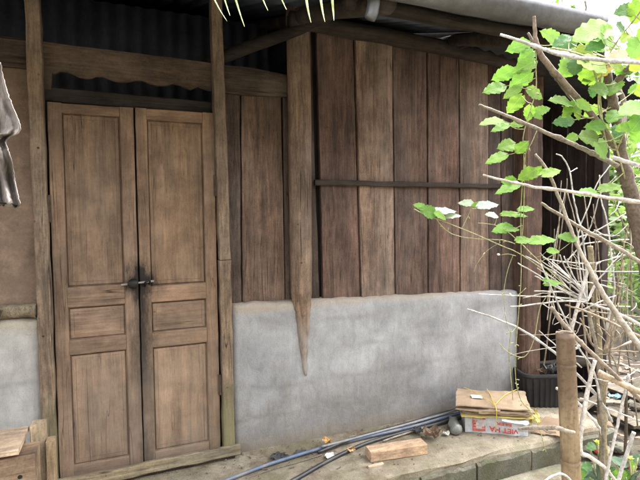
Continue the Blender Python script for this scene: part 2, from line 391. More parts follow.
def leafm(name, c1, c2, vein, trans=.45, brown=0.):
    M = Mat(name); o = M.obj(False); x, y, z = M.sep(o); orr = M.n('ObjectInfo').outputs['Random']
    ro = M.obj(True)
    n = M.noise(ro, 4, 4, .6)
    col = M.ramp(n, [(.3, c1), (.7, c2)])
    col = M.mix(1.0, col, M.n('ObjectInfo').outputs['Color'], 'MULTIPLY')
    ay = M.math('ABSOLUTE', y)
    mid = M.rng(ay, .018, .006)
    ph = M.math('FRACT', M.math('MULTIPLY', M.math('SUBTRACT', x, M.math('MULTIPLY', ay, .9)), 6.5))
    side = M.math('MULTIPLY', M.rng(M.math('ABSOLUTE', M.math('SUBTRACT', ph, .5)), .08, .02), .55)
    vf = M.math('MAXIMUM', mid, side)
    col = M.mix(M.math('MULTIPLY', vf, .6), col, vein)
    fine = M.noise(ro, 30, 4, .7); col = M.mix(.5, col, M.ramp(fine, [(.3, .8), (.7, 1.1)]), 'MULTIPLY')
    if brown: col = M.mix(M.math('MULTIPLY', M.ramp(M.noise(ro, 2.2, 4, .6), [(.46, 0.), (.56, 1.)]), brown), col, (.24, .12, .03))
    spot = M.ramp(M.noise(ro, 13, 3, .5), [(.69, 0.), (.73, .6)]); col = M.mix(spot, col, (.2, .15, .05))
    p = M.n('BsdfPrincipled', {'Base Color': col, 'Roughness': .5, 'Specular IOR Level': .35})
    bmp = M.n('Bump', {'Strength': .5, 'Distance': .02, 'Height': M.math('SUBTRACT', fine, vf)}); M.t.links.new(bmp.outputs[0], p.inputs['Normal'])
    tr = M.n('BsdfTranslucent', {'Color': M.mix(1., col, (1.15, 1.2, .7), 'MULTIPLY')})
    mx = M.n('MixShader', {0: trans, 1: p.outputs[0], 2: tr.outputs[0]})
    M.t.links.new(mx.outputs[0], M.out.inputs[0]); return M.m
LEAF = leafm('fresh_green_leaf', (.15, .30, .05), (.22, .39, .08), (.3, .46, .15))
LEAF_DK = leafm('deep_green_leaf', (.055, .14, .045), (.09, .2, .06), (.16, .28, .11), .3)
LEAF_Y = leafm('yellowing_leaf', (.24, .36, .06), (.36, .43, .09), (.45, .5, .18))
LEAF_YB = leafm('yellow_brown_leaf', (.5, .42, .10), (.6, .5, .15), (.6, .55, .25), .4, .9)
LEAF_BL = leafm('blue_green_blade', (.085, .16, .12), (.13, .22, .16), (.2, .3, .22), .25)
def bushm(name, c1, c2):
    M = Mat(name); v = M.n('NewGeometry').outputs['Position']
    n = M.noise(v, 2.1, 3); n2 = M.n('TexWhiteNoise', {'Vector': M.n('VectorMath', {0: v, 1: (.07, .07, .07)}, operation='SNAP').outputs[0]}).outputs[0]
    col = M.ramp(M.math('ADD', M.math('MULTIPLY', n, .6), M.math('MULTIPLY', n2, .4)), [(.3, c1), (.7, c2)])
    p = M.n('BsdfPrincipled', {'Base Color': col, 'Roughness': .6})
    tr = M.n('BsdfTranslucent', {'Color': M.mix(1., col, (1.2, 1.25, .7), 'MULTIPLY')})
    mx = M.n('MixShader', {0: .4, 1: p.outputs[0], 2: tr.outputs[0]}); M.t.links.new(mx.outputs[0], M.out.inputs[0]); return M.m
BUSH_A = bushm('bush_foliage', (.09, .15, .05), (.2, .28, .11))
BUSH_B = bushm('pale_tree_foliage', (.07, .14, .035), (.14, .22, .07))
# ------------------------------------------------------------------ the setting
def sheet(name, x0, x1, y0, y1, z, nx, ny, amp, mat, sc=1.5, far=None):
    m = MB(); vs = []; fs = []
    for j in range(ny + 1):
        for i in range(nx + 1):
            x = x0 + (x1 - x0) * i / nx; y = y0 + (y1 - y0) * j / ny
            h = amp * (mnoise.noise((x * sc, y * sc, 0)) + .5 * mnoise.noise((x * sc * 3, y * sc * 3, 4)))
            vs.append((x, y, z + h))
    for j in range(ny):
        for i in range(nx):
            a = j * (nx + 1) + i; fs.append([a, a + 1, a + nx + 2, a + nx + 1])
    m.add(vs, fs); return tag(m.build(name, mat, smooth=True), kind='structure')
g = MB(); g.add([(-150, -150, -.30), (150, -150, -.30), (150, 150, -.30), (-150, 150, -.30)], [[0, 1, 2, 3]])
tag(g.build('ground', G_SOIL), kind='structure')
sheet('path', -3, 3.4, -4.2, -.58, -.215, 60, 40, .008, G_PATH)
sheet('soil', 2.72, 7.5, -2.6, 3.2, -.175, 80, 80, .03, G_SOIL, 2.2)
# ledge along the foot of the wall: top slab and a block front
m = MB()
nx, rows = 70, [(-.615, -.30), (-.607, -.075), (-.60, -.056), (-.585, -.047), (-.5, -.046), (-.4, -.047), (-.3, -.048), (-.2, -.048), (-.1, -.05), (.012, -.052)]
rings = []
for i in range(nx + 1):
    x = -2.6 + (3.0 + 2.6) * i / nx; r = []
    for k, (y, z) in enumerate(rows):
        e = mnoise.noise((x * 3.1, k * .6, 2)); e2 = mnoise.noise((x * 11, k * 2., 7))
        r.append((x, y + (.018 * e + .008 * e2 if k in (1, 2, 3) else 0) , z + (.007 * e + .004 * e2 if k > 0 else 0)))
    rings.append(r)
m.loft(rings, caps=False, closed=False)
m.mat = 1
x = -2.0
while x < 2.7:                                   # block front of the ledge, mortar gaps between
    L = random.uniform(.36, .42)
    m.beam((x + .004, -.600, -.157), (x + L, -.600 + random.uniform(-.004, .004), -.157), .135, .05, (0, 0, 1), c=.012, step=.03, jit=.007)
    x += L + .012
for k in range(5):
    pass
tag(m.build('ledge', [G_LEDGE, G_BLOCK], smooth=False), kind='structure')

# unseen bank added behind the camera to keep low sky light off the wall
m = MB(); nx, ny = 40, 16; vs = []; fs = []
for j in range(ny + 1):
    for i in range(nx + 1):
        x = -30 + 60 * i / nx; y = -6.5 - 9 * j / ny; h = 5.2 * (1 - math.exp(-((y + 6.5) / 2.6) ** 2)) + .5 * mnoise.noise((x * .4, y * .4, 0)) * min(1, j / 3)
        vs.append((x, y, -.32 + h))
for j in range(ny):
    for i in range(nx): a = j * (nx + 1) + i; fs.append([a, a + nx + 1, a + nx + 2, a + 1])
m.add(vs, fs); tag(m.build('sky_blocker', simple('sky_blocker_brown', (.085, .072, .055), .9, 3, .5, .5), smooth=True), kind='structure')
# ------------------------------------------------------------------ the house
house = thing('wooden_house', 'old timber house with plank walls on a grey plastered base and a double door', 'house', (0, 0, 0))
def part(mb, name, mat, label=None, parent=house, color=None, smooth=False):
    o = mb.build(name, mat, parent, color=color, smooth=smooth)
    if label: o['label'] = label
    return o
# plastered base, main run: lumpy top edge, plaster folded round the foot of the post
def lower_wall(x0, x1, zl, zr, label, mat, right_end=None, lump=.012):
    m = MB(); n = int((x1 - x0) / .03); prof = []
    for i in range(n + 1):
        x = x0 + (x1 - x0) * i / n; f = i / n; zt = zl + (zr - zl) * f
        zt += lump * mnoise.noise((x * 5, 1, 0)) + lump * .5 * mnoise.noise((x * 17, 3, 0))
        bulge = .012 * math.exp(-((x - .93) / .05) ** 2) + .010 * math.exp(-((x - 1.16) / .04) ** 2)
        r = []
        for k, (y, h) in enumerate([(.17, 0), (.12, 0.003), (.05, 0), (.018, -.006), (.004, -.028), (0, -.07), (0, -.2), (0, -.35), (0, -.5), (0, -.65), (0, -.78), (-.002, -1.15), (.17, -1.15)]):
            z = zt + h; yy = y
            if 3 <= k <= 10: yy += .004 * mnoise.noise((x * 4, z * 5, 3)) + .0025 * mnoise.noise((x * 13, z * 12, 8)) - bulge * (1 if z > .35 else 0) - ((.016 if x < .96 else .006) * (1 + mnoise.noise((x * 14, z * 14, 1))) if h > -.05 else 0)
            r.append((x, yy, z + (.004 * mnoise.noise((x * 30, k, 0)) if k < 4 else 0)))
        prof.append(r)
    m.loft(prof); return part(m, 'lower_wall', mat, label, smooth=True)
lower_wall(.597, 2.80, .862, .795, 'blue grey plastered base wall between door and corner post', P_MAIN)
lower_wall(-2.3, -.40, .90, .872, 'chalky white plastered base wall left of the door', P_LEFT)
# wall planks (pixel edges read at two heights, front faces set back from the plaster)
def X(px, py): return Y(px, py, .05).x
PLK = [  # left bottom px, left top px, right bottom px, right top px, tint, front y, label
    (228, 222.5, 241, 239.5, (.95, .95, .95), .045, None),
    (242.5, 241, 285, 281, (1.3, 1.2, 1.1), .05, 'wide streaked brown plank left of the round post'),
    (285.8, 283, 297, 297, (.8, .78, .75), .058, None),
    (309, 309, 320, 313.5, (.7, .7, .7), .062, None),
    (323, 317.5, 360.3, 354.5, (1.15, .98, .93), .05, 'reddish brown plank right of the round post'),
    (361.5, 356, 395, 392.5, (2.05, 1.95, 1.8), .047, 'pale knotty plank'),
    (396, 393.5, 428, 427, (1.05, .96, .94), .052, None),
    (428.8, 427.8, 460, 459, (1.15, 1.0, .95), .050, None),
    (461, 460, 488, 487.5, (1.55, 1.48, 1.4), .046, 'pale plank beside the dark end planks'),
    (488.7, 488.2, 501.5, 501, (.85, .8, .8), .052, None),
    (502.3, 501.8, 514, 513.5, (.7, .68, .68), .055, None),
    (514.6, 514.2, 528, 528, (.5, .5, .5), .06, None)]
for lb, lt, rb, rt, tint, yf, lab in PLK:
    zb, zt = .70, (2.17 if rb < 298 else 2.62 if rb < 420 else 2.53)
    xl0, xl1, xr0, xr1 = X(lb, 297), X(lt, 80), X(rb, 297), X(rt, 80)
    zB, zT = Y(lb, 297, .05).z, Y(lt, 80, .05).z
    ex = lambda a, b, z: a + (b - a) * (z - zB) / (zT - zB)
    m = MB(); m.board([(ex(xl0, xl1, z), z) for z in (zb, 1.3, 2.0, zt)], [(ex(xr0, xr1, z), z) for z in (zb, 1.3, 2.0, zt)], yf, yf + .024)
    part(m, 'wall_plank', W_PLANK, lab, color=tint)
m = MB(); m.board([(.55, .5), (.55, 2.13)], [(1.03, .5), (1.03, 2.13)], .095, .11); m.board([(1.035, .5), (1.035, 2.6)], [(3.0, .5), (3.0, 2.5)], .095, .11); part(m, 'wall_backing', W_DARK)
# left panel of fibrous board beside the door, and board above
m = MB(); m.board([(-1.4, .80), (-1.4, 2.14)], [(-.37, .80), (-.37, 2.14)], .03, .05, warp=.006); part(m, 'wall_panel', W_BARK, 'rough brown fibre board panel left of the door')
m = MB(); m.beam((-1.5, .012, 2.205), (-.40, .012, 2.205), .14, .035, (0, 0, 1)); part(m, 'wall_plate', W_BEAMX, color=(1.1, 1, .95))
m = MB(); a = Y(2, 38, .02); b = Y(25, 30, .02); m.beam((a.x, .02, a.z - .035), (b.x, .02, a.z - .035), .085, .03, (0, 0, 1)); part(m, 'packing_block', W_BEAMX, color=(1.3, 1.2, 1.1))
# horizontal batten
m = MB(); m.beam((1.145, .03, 1.592), (2.66, .034, 1.588), .034, .03, (0, 0, 1), jit=.003); part(m, 'batten', W_BEAMX, 'thin horizontal rail across the planks', color=(.8, .75, .72))
# the round post by the door: a tree trunk, tongue let into the plaster
pts = [(-.01, 1.055, .37, .006), (0, 1.052, .45, .018), (0, 1.047, .56, .03), (0, 1.044, .7, .042), (-.005, 1.04, .80, .055), (-.012, 1.036, .9, .069), (-.014, 1.036, 1.1, .0715), (-.014, 1.036, 1.5, .073), (-.014, 1.037, 1.9, .074), (-.014, 1.037, 2.3, .075), (-.01, 1.037, 2.75, .077)]
m = MB(); rings = []
for i in range(len(pts) - 1):
    for q in range(5):
        t = q / 5; a, b = pts[i], pts[i + 1]
        yy, x, z, r = [a[j] * (1 - t) + b[j] * t for j in range(4)]
        ring = []
        for j in range(22):
            an = 2 * math.pi * j / 22
            rr = r * (1 + (.2 * mnoise.noise((math.cos(an), z * 16, 4)) if z < .8 else 0) + .035 * mnoise.noise((math.cos(an) * 1.2, math.sin(an) * 1.2, z * 2.2)) + .03 * mnoise.noise((math.cos(an) * 3, math.sin(an) * 3, z * 6)))
            dy = math.sin(an) * rr * (.75 if z > .84 else min(.75, .03 / max(r, .001)))
            ring.append((x + math.cos(an) * rr, yy + (.012 if z > .84 else 0) + dy, z))
        rings.append(ring)
m.loft(rings); part(m, 'post', W_POST, 'round weathered trunk post beside the door', smooth=True, color=(1.0, .95, .9))
# corner post at the right end
m = MB(); m.beam((2.90, .02, -.2), (2.905, .02, 2.49), .185, .16, (1, 0, 0), c=.02, jit=.004); part(m, 'post', W_POST, 'square purple brown corner post', color=(.6, .5, .48))
# door jambs
m = MB(); m.beam((-.375, -.012, -.05), (-.378, -.012, 2.8), .066, .075, (1, 0, 0), c=.005, jit=.003); part(m, 'door_jamb', W_JAMB, 'left door jamb, mossy at the foot')
m = MB(); m.beam((.556, -.012, -.05), (.552, -.012, 1.127), .066, .075, (1, 0, 0), c=.005, jit=.003)
m.beam((.552, -.014, 1.131), (.530, -.014, 2.8), .064, .075, (1, 0, 0), c=.005, jit=.003); part(m, 'door_jamb', W_JAMB, 'right door jamb spliced in two pieces', color=(.95, .92, .9))
# header board, scalloped fascia, board on the right bay
m = MB(); m.beam((-.345, .03, 2.02), (.5, .03, 2.008), .075, .03, (0, 0, 1)); part(m, 'header', W_BEAMX, 'dark board above the door', color=(.75, .75, .78))
top = [Y(x, y, .01) for x, y in ((40, 41), (75, 46), (110, 50), (150, 55), (185, 59.5), (211, 63))]
low_px = [(211, 90.5), (205, 89), (198, 86.5), (191, 89.5), (186, 87.5), (180, 85), (173, 83.5), (166, 85.5), (158, 85.5), (150, 83.5), (143, 80.5), (136, 80), (129, 81.5), (122, 81.8), (115, 81), (108, 78.5), (102, 76), (96, 76), (91, 78), (86, 78.2), (79, 77), (73, 74), (66, 71.5), (60, 71), (55, 73.5), (52, 73), (51, 90), (40, 88)]
m = MB(); m.prism(top + [Y(x, y, .01) for x, y in low_px], (0, 1, 0), .022); part(m, 'fascia', W_BEAMX, 'scalloped dark board over the door', color=(1.9, 1.65, 1.45))
ln = [Y(x, y, .012) for x, y in ((221, 65), (250, 67.5), (287, 75), (287, 96.5), (260, 95.5), (240, 94.5), (221, 92))]
m = MB(); m.prism(ln, (0, 1, 0), .028); part(m, 'header', W_BEAMX, 'dark board above the left planks', color=(1.6, 1.45, 1.3))
# door sill: leaning plank over a dark bearer
m = MB(); m.beam((-.75, -.065, -.012), (.615, -.055, .003), .062, .034, (0, .12, 1), c=.006, jit=.004); part(m, 'door_sill', W_SILL, 'weathered plank lying across the foot of the door', color=(.95, .93, .85))
m = MB(); m.beam((-.75, -.03, -.034), (.585, -.03, -.034), .034, .05, (0, 0, 1), jit=.003); part(m, 'sill_bearer', W_DARK, color=(2.2, 2, 1.8))
# the door leaves: frame mesh, panels and ironwork as sub-parts
def leaf_door(x0, x1, xin0, xin1, rails, lab, tint):
    m = MB()
    zt = rails[0][1]; zb = rails[-1][0]
    def fr(p0, p1, w, wd, mi, yo=0):
        m.mat = mi; m.beam((p0[0], .012 + yo, p0[1]), (p1[0], .012 + yo, p1[1]), w, .034, wd, c=.0035, jit=.0012)
    wl = xin0 - x0; wr = x1 - xin1
    fr((x0 + wl / 2, zb), (x0 + wl / 2 + .004, zt), wl, (1, 0, 0), 0); fr((x1 - wr / 2, zb), (x1 - wr / 2, zt), wr, (1, 0, 0), 0)
    for a, b in rails: fr((xin0 + .001, (a + b) / 2), (xin1 - .001, (a + b) / 2), b - a, (0, 0, 1), 1, random.uniform(.001, .0025))
    m.mat = 0
    leafo = part(m, 'door_leaf', [W_DOOR, W_DOORX], lab, color=tint)
    for k in range(len(rails) - 1):
        za = rails[k + 1][1]; zc = rails[k][0]
        p = MB()
        def rect(e, y): return [(xin0 + e, y, za + e), (xin1 - e, y, za + e), (xin1 - e, y, zc - e), (xin0 + e, y, zc - e)]
        p.loft([rect(.0, .0), rect(.003, .018), rect(.0075, .019), rect(.009, .010), rect(.024, .0085), rect(.026, .0105), rect(.029, .0085)], caps=False)
        q = rect(.029, .0085); nz = 14; grid = []; vs = []; fs = []
        for j in range(nz + 1):
            for i in range(7):
                x = q[0][0] + (q[1][0] - q[0][0]) * i / 6; z = q[0][2] + (q[2][2] - q[0][2]) * j / nz
                vs.append((x, .0085 + (.0012 * mnoise.noise((x * 8, z * 4, k)) if 0 < i < 6 and 0 < j < nz else 0), z))
        for j in range(nz):
            for i in range(6): a = j * 7 + i; fs.append([a, a + 1, a + 8, a + 7])
        p.add(vs, fs)
        p.prism([(xin0 + .001, .026, za + .001), (xin1 - .001, .026, za + .001), (xin1 - .001, .026, zc - .001), (xin0 + .001, .026, zc - .001)], (0, 1, 0), .004)
        part(p, 'door_panel', W_DOOR if k != 1 else W_DOORX, None, parent=leafo, color=tuple(t * c for t, c in zip(tint, ((.92, .92, .9), (1.05, 1.05, 1.05), (1.12, 1.12, 1.1))[k])))
    return leafo
LR = [(1.925, 1.975), (.908, 1.016), (.655, .735), (-.012, .055)]
RR = [(1.918, 1.977), (.905, .998), (.648, .735), (-.012, .054)]
leafL = leaf_door(-.338, .078, -.272, .008, [(a, b) for a, b in LR], 'left door leaf', (1.08, .99, .90))
leafR = leaf_door(.084, .512, .142, .446, RR, 'right door leaf, a little yellower', (1.2, 1.08, .94))
# hasp, bolt and padlock
m = MB(); m.tube([(-.01, -.022, 1.016), (.16, -.022, 1.028)], .006, 10, 2); part(m, 'door_bolt', STEEL, parent=leafL)
for xx in (.048, .125):
    m = MB(); m.tube([(xx - .012, -.004, 1.0), (xx - .012, -.03, 1.02), (xx, -.036, 1.032), (xx + .012, -.03, 1.03), (xx + .012, -.004, 1.01)], .006, 8, 4)
    part(m, 'staple', IRON, parent=leafL if xx < .08 else leafR, smooth=True)
m = MB(); m.lathe([(0, .001), (.001, .024), (.012, .028), (.026, .026), (.03, .001)], (.05, -.034, 1.02), (0, -1, .1), 18); part(m, 'padlock', IRON, parent=leafL, smooth=True)
for zz in (.36, .33):
    pass
HINGE = simple('rusty_hinge', (.085, .06, .042), .8, 30, .5)
m = MB(); m.beam((.515, -.012, .33), (.515, -.012, .45), .026, .008, (1, 0, 0), jit=0); m.tube([(.517, -.018, .33), (.517, -.018, .45)], .007, 8, 2); part(m, 'hinge', HINGE, parent=leafR)
m = MB(); m.beam((.514, -.012, 1.5), (.513, -.012, 1.62), .026, .008, (1, 0, 0), jit=0); m.tube([(.516, -.018, 1.5), (.515, -.018, 1.62)], .007, 8, 2); part(m, 'hinge', HINGE, parent=leafR)
m = MB(); m.beam((-.343, -.012, 1.36), (-.343, -.012, 1.5), .026, .008, (1, 0, 0), jit=0); m.tube([(-.345, -.018, 1.36), (-.345, -.018, 1.5)], .007, 8, 2); part(m, 'hinge', HINGE, parent=leafL)
m = MB(); m.box((-.34, .045, -.05), (.52, .06, 1.98)); part(m, 'door_backing', W_DARK)

# roof: corrugated sheets over log purlins and rafters, gutter along the eave
EY, EZ, SL = -1.18, 2.262, .335
def corr(x0, x1, y0, y1, zf, pitch=.105, amp=.013, ny=3):
    m = MB(); n = int((x1 - x0) / pitch * 6); rings = []
    for i in range(n + 1):
        x = x0 + (x1 - x0) * i / n; a = amp * math.cos(2 * math.pi * x / pitch)
        rings.append([(x, y0 + (y1 - y0) * k / ny, zf(x, y0 + (y1 - y0) * k / ny) + a) for k in range(ny + 1)] + [(x, y0 + (y1 - y0) * k / ny, zf(x, y0 + (y1 - y0) * k / ny) + a + .004) for k in range(ny, -1, -1)])
    return m.loft(rings)
m = corr(-2.6, 2.14, EY, 3.3, lambda x, y: EZ + (y - EY) * SL); roof = part(m, 'roof', ROOFM, smooth=True)
m = corr(2.12, 3.85, -.42, 3.3, lambda x, y: 2.525 - (x - 2.12) * .15 + (y + .42) * .1); part(m, 'shed_roof', simple('shaded_roof_sheet', (.02, .02, .023), .7, 4, .4), smooth=True)  # darker copy of the roof sheet, its near-black colour stands in for underside shade
m = MB(); m.prism([(2.15, -1.17, 2.225), (2.15, -.45, 2.465), (2.15, 3.2, 2.87), (2.15, 3.2, 3.715), (2.15, -1.17, 2.262)], (1, 0, 0), .02); part(m, 'light_gap_infill', W_DARK)  # infill added to stop sky light leaking in at the roof end
# gutter: half-round trough with rolled lip
m = MB(); rings = []; x0g, x1g = .853, 2.085
for i in range(31):
    x = x0g + (x1g - x0g) * i / 30; o = Vector((x, -1.20, 2.238 + .006 * mnoise.noise((x * 2, 0, 0)))); r = []
    for k in range(13):
        an = math.pi + math.pi * k / 12; r.append(o + Vector((0, math.cos(an) * .066, math.sin(an) * .072 + .035)))
    for k in range(5):
        an = math.pi * k / 4; r.append(o + Vector((0, .056 + .010 * math.cos(an), .035 + .010 * math.sin(an))))
    for k in range(12, -1, -1):
        an = math.pi + math.pi * k / 12; r.append(o + Vector((0, math.cos(an) * .06, math.sin(an) * .066 + .037)))
    rings.append(r)
m.loft(rings); part(m, 'gutter', GUTTER, 'grey half round gutter along the eave', smooth=True)
m = MB(); m.tube([(.95, -.09, 2.535), (1.6, -.09, 2.52), (2.2, -.08, 2.50), (2.95, -.08, 2.45)], .05, 12, 6, .006); part(m, 'purlin', W_BEAMX, smooth=True, color=(.8, .75, .72))
m = MB(); m.tube([(.9, -.95, 2.285), (1.6, -.95, 2.28), (2.12, -.95, 2.285)], .032, 10, 6, .006); part(m, 'purlin', W_BEAMX, smooth=True, color=(.8, .75, .72))
for xa, xb in ((-1.2, -1.2), (1.07, .99), (2.2, 2.05)):
    m = MB(); m.tube([(xa, 2.5, 3.40), (xa, .3, 2.68), (xb, -.3, 2.49), (xb, -1.16, 2.205)], .042, 12, 5, .006); part(m, 'rafter', W_LOG, smooth=True, color=(.8, .78, .76))
a = Y(236, 52, -.03); b = Y(315, 22, -.12)
m = MB(); m.tube([a + Vector((-.15, .12, -.05)), a, b, b + Vector((.1, -.2, .05))], .035, 10, 4, .006); part(m, 'brace', W_LOG, smooth=True, color=(.45, .42, .42))
m = MB(); p = Y(374, 4, -1.16); m.tube([p + Vector((-.01, 0, .07)), p + Vector((.0, 0, .0)), p + Vector((-.015, .01, -.055))], (.03, .022), 8, 3, .004); part(m, 'gutter_end', GUTTER, smooth=True, color=(1, 1, 1))
m = MB(); rings = []
for i in range(181):
    x = -2.4 + 3.5 * i / 180; yy = .85 + .012 * math.cos(2 * math.pi * x / .105)
    rings.append([(x, yy, 1.9), (x, yy, 2.86), (x, yy + .003, 2.86), (x, yy + .003, 1.9)])
m.loft(rings); part(m, 'inner_sheet', simple('blue_grey_sheeting', (.095, .105, .135), .6, 4, .4, .3), 'ribbed blue grey sheeting inside, above the door', smooth=True)
# dark room behind
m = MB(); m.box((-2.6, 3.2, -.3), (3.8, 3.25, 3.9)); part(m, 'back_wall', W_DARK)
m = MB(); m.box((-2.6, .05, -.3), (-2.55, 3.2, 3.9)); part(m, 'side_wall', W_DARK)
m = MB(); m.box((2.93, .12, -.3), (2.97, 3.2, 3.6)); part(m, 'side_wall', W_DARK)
m = MB(); m.beam((-2.5, .03, 2.9), (-2.5, .03, 2.9001), .01, .01, (1, 0, 0))
# open shed at the right: dark plank end wall and back
m = MB()
x = 2.99
k = 0
while x < 3.66:
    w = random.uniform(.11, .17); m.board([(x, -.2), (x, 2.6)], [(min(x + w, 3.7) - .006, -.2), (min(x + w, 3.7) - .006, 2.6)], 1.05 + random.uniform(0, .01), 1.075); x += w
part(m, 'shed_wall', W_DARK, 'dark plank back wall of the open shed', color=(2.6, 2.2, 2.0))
m = MB()
y = .0
while y < 3.1:
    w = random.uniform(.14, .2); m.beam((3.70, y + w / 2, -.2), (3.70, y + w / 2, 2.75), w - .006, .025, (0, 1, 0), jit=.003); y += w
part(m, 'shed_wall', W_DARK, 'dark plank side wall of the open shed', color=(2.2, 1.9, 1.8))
m = MB(); m.beam((3.66, -.03, -.2), (3.655, -.03, 2.28), .075, .08, (1, 0, 0), jit=.004); part(m, 'post', W_DARK, 'thin dark post at the shed end', color=(1.7, 1.4, 1.3))
m = MB(); m.box((3.01, .55, -.15), (3.2, .58, .95)); part(m, 'grey_board', simple('dark_grey_board', (.06, .065, .068), .8, 6, .3), 'dark grey board leaning in the shed')

# ------------------------------------------------------------------ things on and by the ledge
def onledge(px, py, dz=0): p = Z(px, py, -.047); p.z += dz; return p
def hose(name, pxs, r, mat, label, cat, lift=0, color=None, n=10):
    P = [onledge(x, y, r + lift) for x, y in pxs]
    for p in P: p.y = min(p.y, -.012 - r)
    m = MB(); m.tube(P, r, n, 6); o = m.build(name, mat, base=(P[0].x, P[0].y, P[0].z - r), smooth=True, color=color); return tag(o, label, cat)
hose('blue_pipe', [(222, 485), (250, 474), (275, 465), (324, 450), (369, 439), (410, 429.5), (440, 421), (470, 412)], .010, HOSE_B, 'blue grey plastic pipe running the length of the ledge', 'pipe', .006)
hose('black_hose', [(285, 487), (299, 479.5), (327, 463.5), (357, 449), (376, 442), (410, 432.5), (440, 425), (472, 415)], .012, HOSE_K, 'thick black hose crossing the ledge to its front', 'hose')
hose('black_hose', [(318, 456), (340, 447), (360, 440), (385, 433), (410, 426), (440, 417), (475, 405)], .010, HOSE_K, 'black hose tucked against the foot of the plastered wall', 'hose', .012)
hose('grey_pipe', [(322, 452), (345, 446), (372, 438.5), (400, 431), (425, 424), (447, 417.5), (470, 409)], .007, HOSE_G, 'thin grey pipe lying between the black hoses', 'pipe', .026)
def stick(name, pts, r, mat, label, cat='stick', group=None, nodes=0, wob=.002, n=8, color=None, sub=6, smooth=True, base=None):
    m = MB(); m.tube(pts, r, n, sub, wob, nodes=nodes)
    lo = min(pts, key=lambda p: p[2])
    return tag(m.build(name, mat, base=base or lo, smooth=smooth, color=color), label, cat, group)
stick('twig', [onledge(246, 479, .004), onledge(270, 471, .005), onledge(300, 462.5, .005), onledge(322, 455.5, .005)], .0045, TW_BROWN, 'thin brown twig beside the blue pipe near the door')
stick('wood_strip', [onledge(383, 443, .012), onledge(410, 434, .012), onledge(444, 423.5, .014)], .006, TW_TAN, 'long pale strip of wood behind the timber block')
# timber block and its chip
A = onledge(371, 463); B = onledge(427.5, 454.5); d = (B - A); d.z = 0; L = d.length; d.normalize(); nrm = Vector((-d.y, d.x, 0))
m = MB(); c = A + nrm * .045; m.beam(c + Vector((0, 0, .031)), c + d * L + Vector((0, 0, .031)), .09, .06, nrm, c=.003, jit=.0012)
tag(m.build('timber_block', W_FRESHX, base=c, color=(1.0, .93, .88)), 'sawn block of orange brown timber lying on the ledge', 'timber block')
A2 = onledge(368, 468); B2 = onledge(383, 464.5); m = MB(); m.beam(A2 + Vector((0, 0, .006)), B2 + Vector((0, 0, .006)), .022, .011, (0, 1, 0), c=.002, jit=.002)
tag(m.build('wood_chip', W_FRESHX, base=A2, color=(1, 1, 1)), 'small wood chip in front of the timber block', 'wood chip')
# crumpled bits
def crumple(name, px, py, w, h, mat, label, cat, seed, amp=.5, curl=1.0, lift=0.0, thick=.0015, tint=None):
    c = onledge(px, py); random.seed(seed); m = MB(); n = 9
    ax = random.uniform(0, 3.1); u = Vector((math.cos(ax), math.sin(ax), 0)); v = Vector((-u.y, u.x, 0)); vs = []; fs = []
    u = (CR * 1.0); u.z = 0; u.normalize(); v = Vector((-u.y, u.x, 0))
    top = []
    for j in range(n + 1):
        for i in range(n + 1):
            a = (i / n - .5); b = (j / n - .5); k = 1 - .5 * (abs(a * 2) ** 3 * abs(b * 2)) + .25 * mnoise.noise((a * 5, b * 5, seed))
            z = lift + h * amp * (1 + mnoise.noise((a * 4, b * 4, seed * 3.1)) + .6 * mnoise.noise((a * 9, b * 9, seed))) * .5 + curl * h * (a * a + b * b) * 1.2
            top.append(c + u * a * w * k + v * b * w * .8 * k + Vector((0, 0, max(.001, z))))
    bot = [p + Vector((0, 0, thick)) for p in top]
    N = (n + 1) ** 2
    for j in range(n):
        for i in range(n):
            a = j * (n + 1) + i; fs.append([a, a + 1, a + n + 2, a + n + 1]); fs.append([N + a, N + a + n + 1, N + a + n + 2, N + a + 1])
    bd = [i for i in range(n + 1)] + [(j) * (n + 1) + n for j in range(1, n + 1)] + [n * (n + 1) + i for i in range(n - 1, -1, -1)] + [j * (n + 1) for j in range(n - 1, 0, -1)]
    for q in range(len(bd)):
        a, b = bd[q], bd[(q + 1) % len(bd)]; fs.append([b, a, a + N, b + N])
    m.add(top + bot, fs); return tag(m.build(name, mat, base=c, smooth=False, color=tint), label, cat)
crumple('dead_leaf', 432, 439, .13, .075, DLEAF, 'curled brown dead leaf beside the timber block', 'leaf', 3, .8)
crumple('dead_leaf', 418, 434, .09, .04, RAG, 'small dark dead leaf behind the timber block', 'leaf', 8, .8)
crumple('paper_scrap', 446, 436, .05, .03, WHITEP, 'white paper scrap by the plastic bottle', 'scrap', 5, .8)
crumple('rag', 279, 459, .11, .022, RAG, 'dark torn rag at the wall foot near the door', 'rag', 11, .9)
crumple('rag', 301, 454, .09, .012, RAG, 'narrow dark scrap of cloth between rag and wrapper', 'rag', 12, .9)
crumple('wrapper', 327, 445, .065, .04, ORANGE, 'orange snack wrapper against the wall foot', 'wrapper', 14, .9)
crumple('wrapper', 351, 453, .06, .03, ORANGE, 'orange and white wrapper lying between the hoses', 'wrapper', 15, .9)
crumple('wrapper', 330, 458, .07, .02, WHITEP, 'white crumpled wrapper below the blue pipe', 'wrapper', 16, .9)
for i, (px, py, lab) in enumerate([(262, 470, 'tiny wood splinter below the dark rag'), (289, 469, 'tiny dark splinter in front of the blue pipe'), (337, 470, 'tiny splinter right of the thick black hose'), (398, 465, 'small stone chip in front of the timber block')]):
    a = onledge(px, py, .004); m = MB(); m.beam(a, a + Vector((.03, .012 * (i - 1), .002)), .008, .006, (0, 1, 0), c=.001, jit=.001); tag(m.build('splinter', TW_BROWN, base=a), lab, 'splinter')
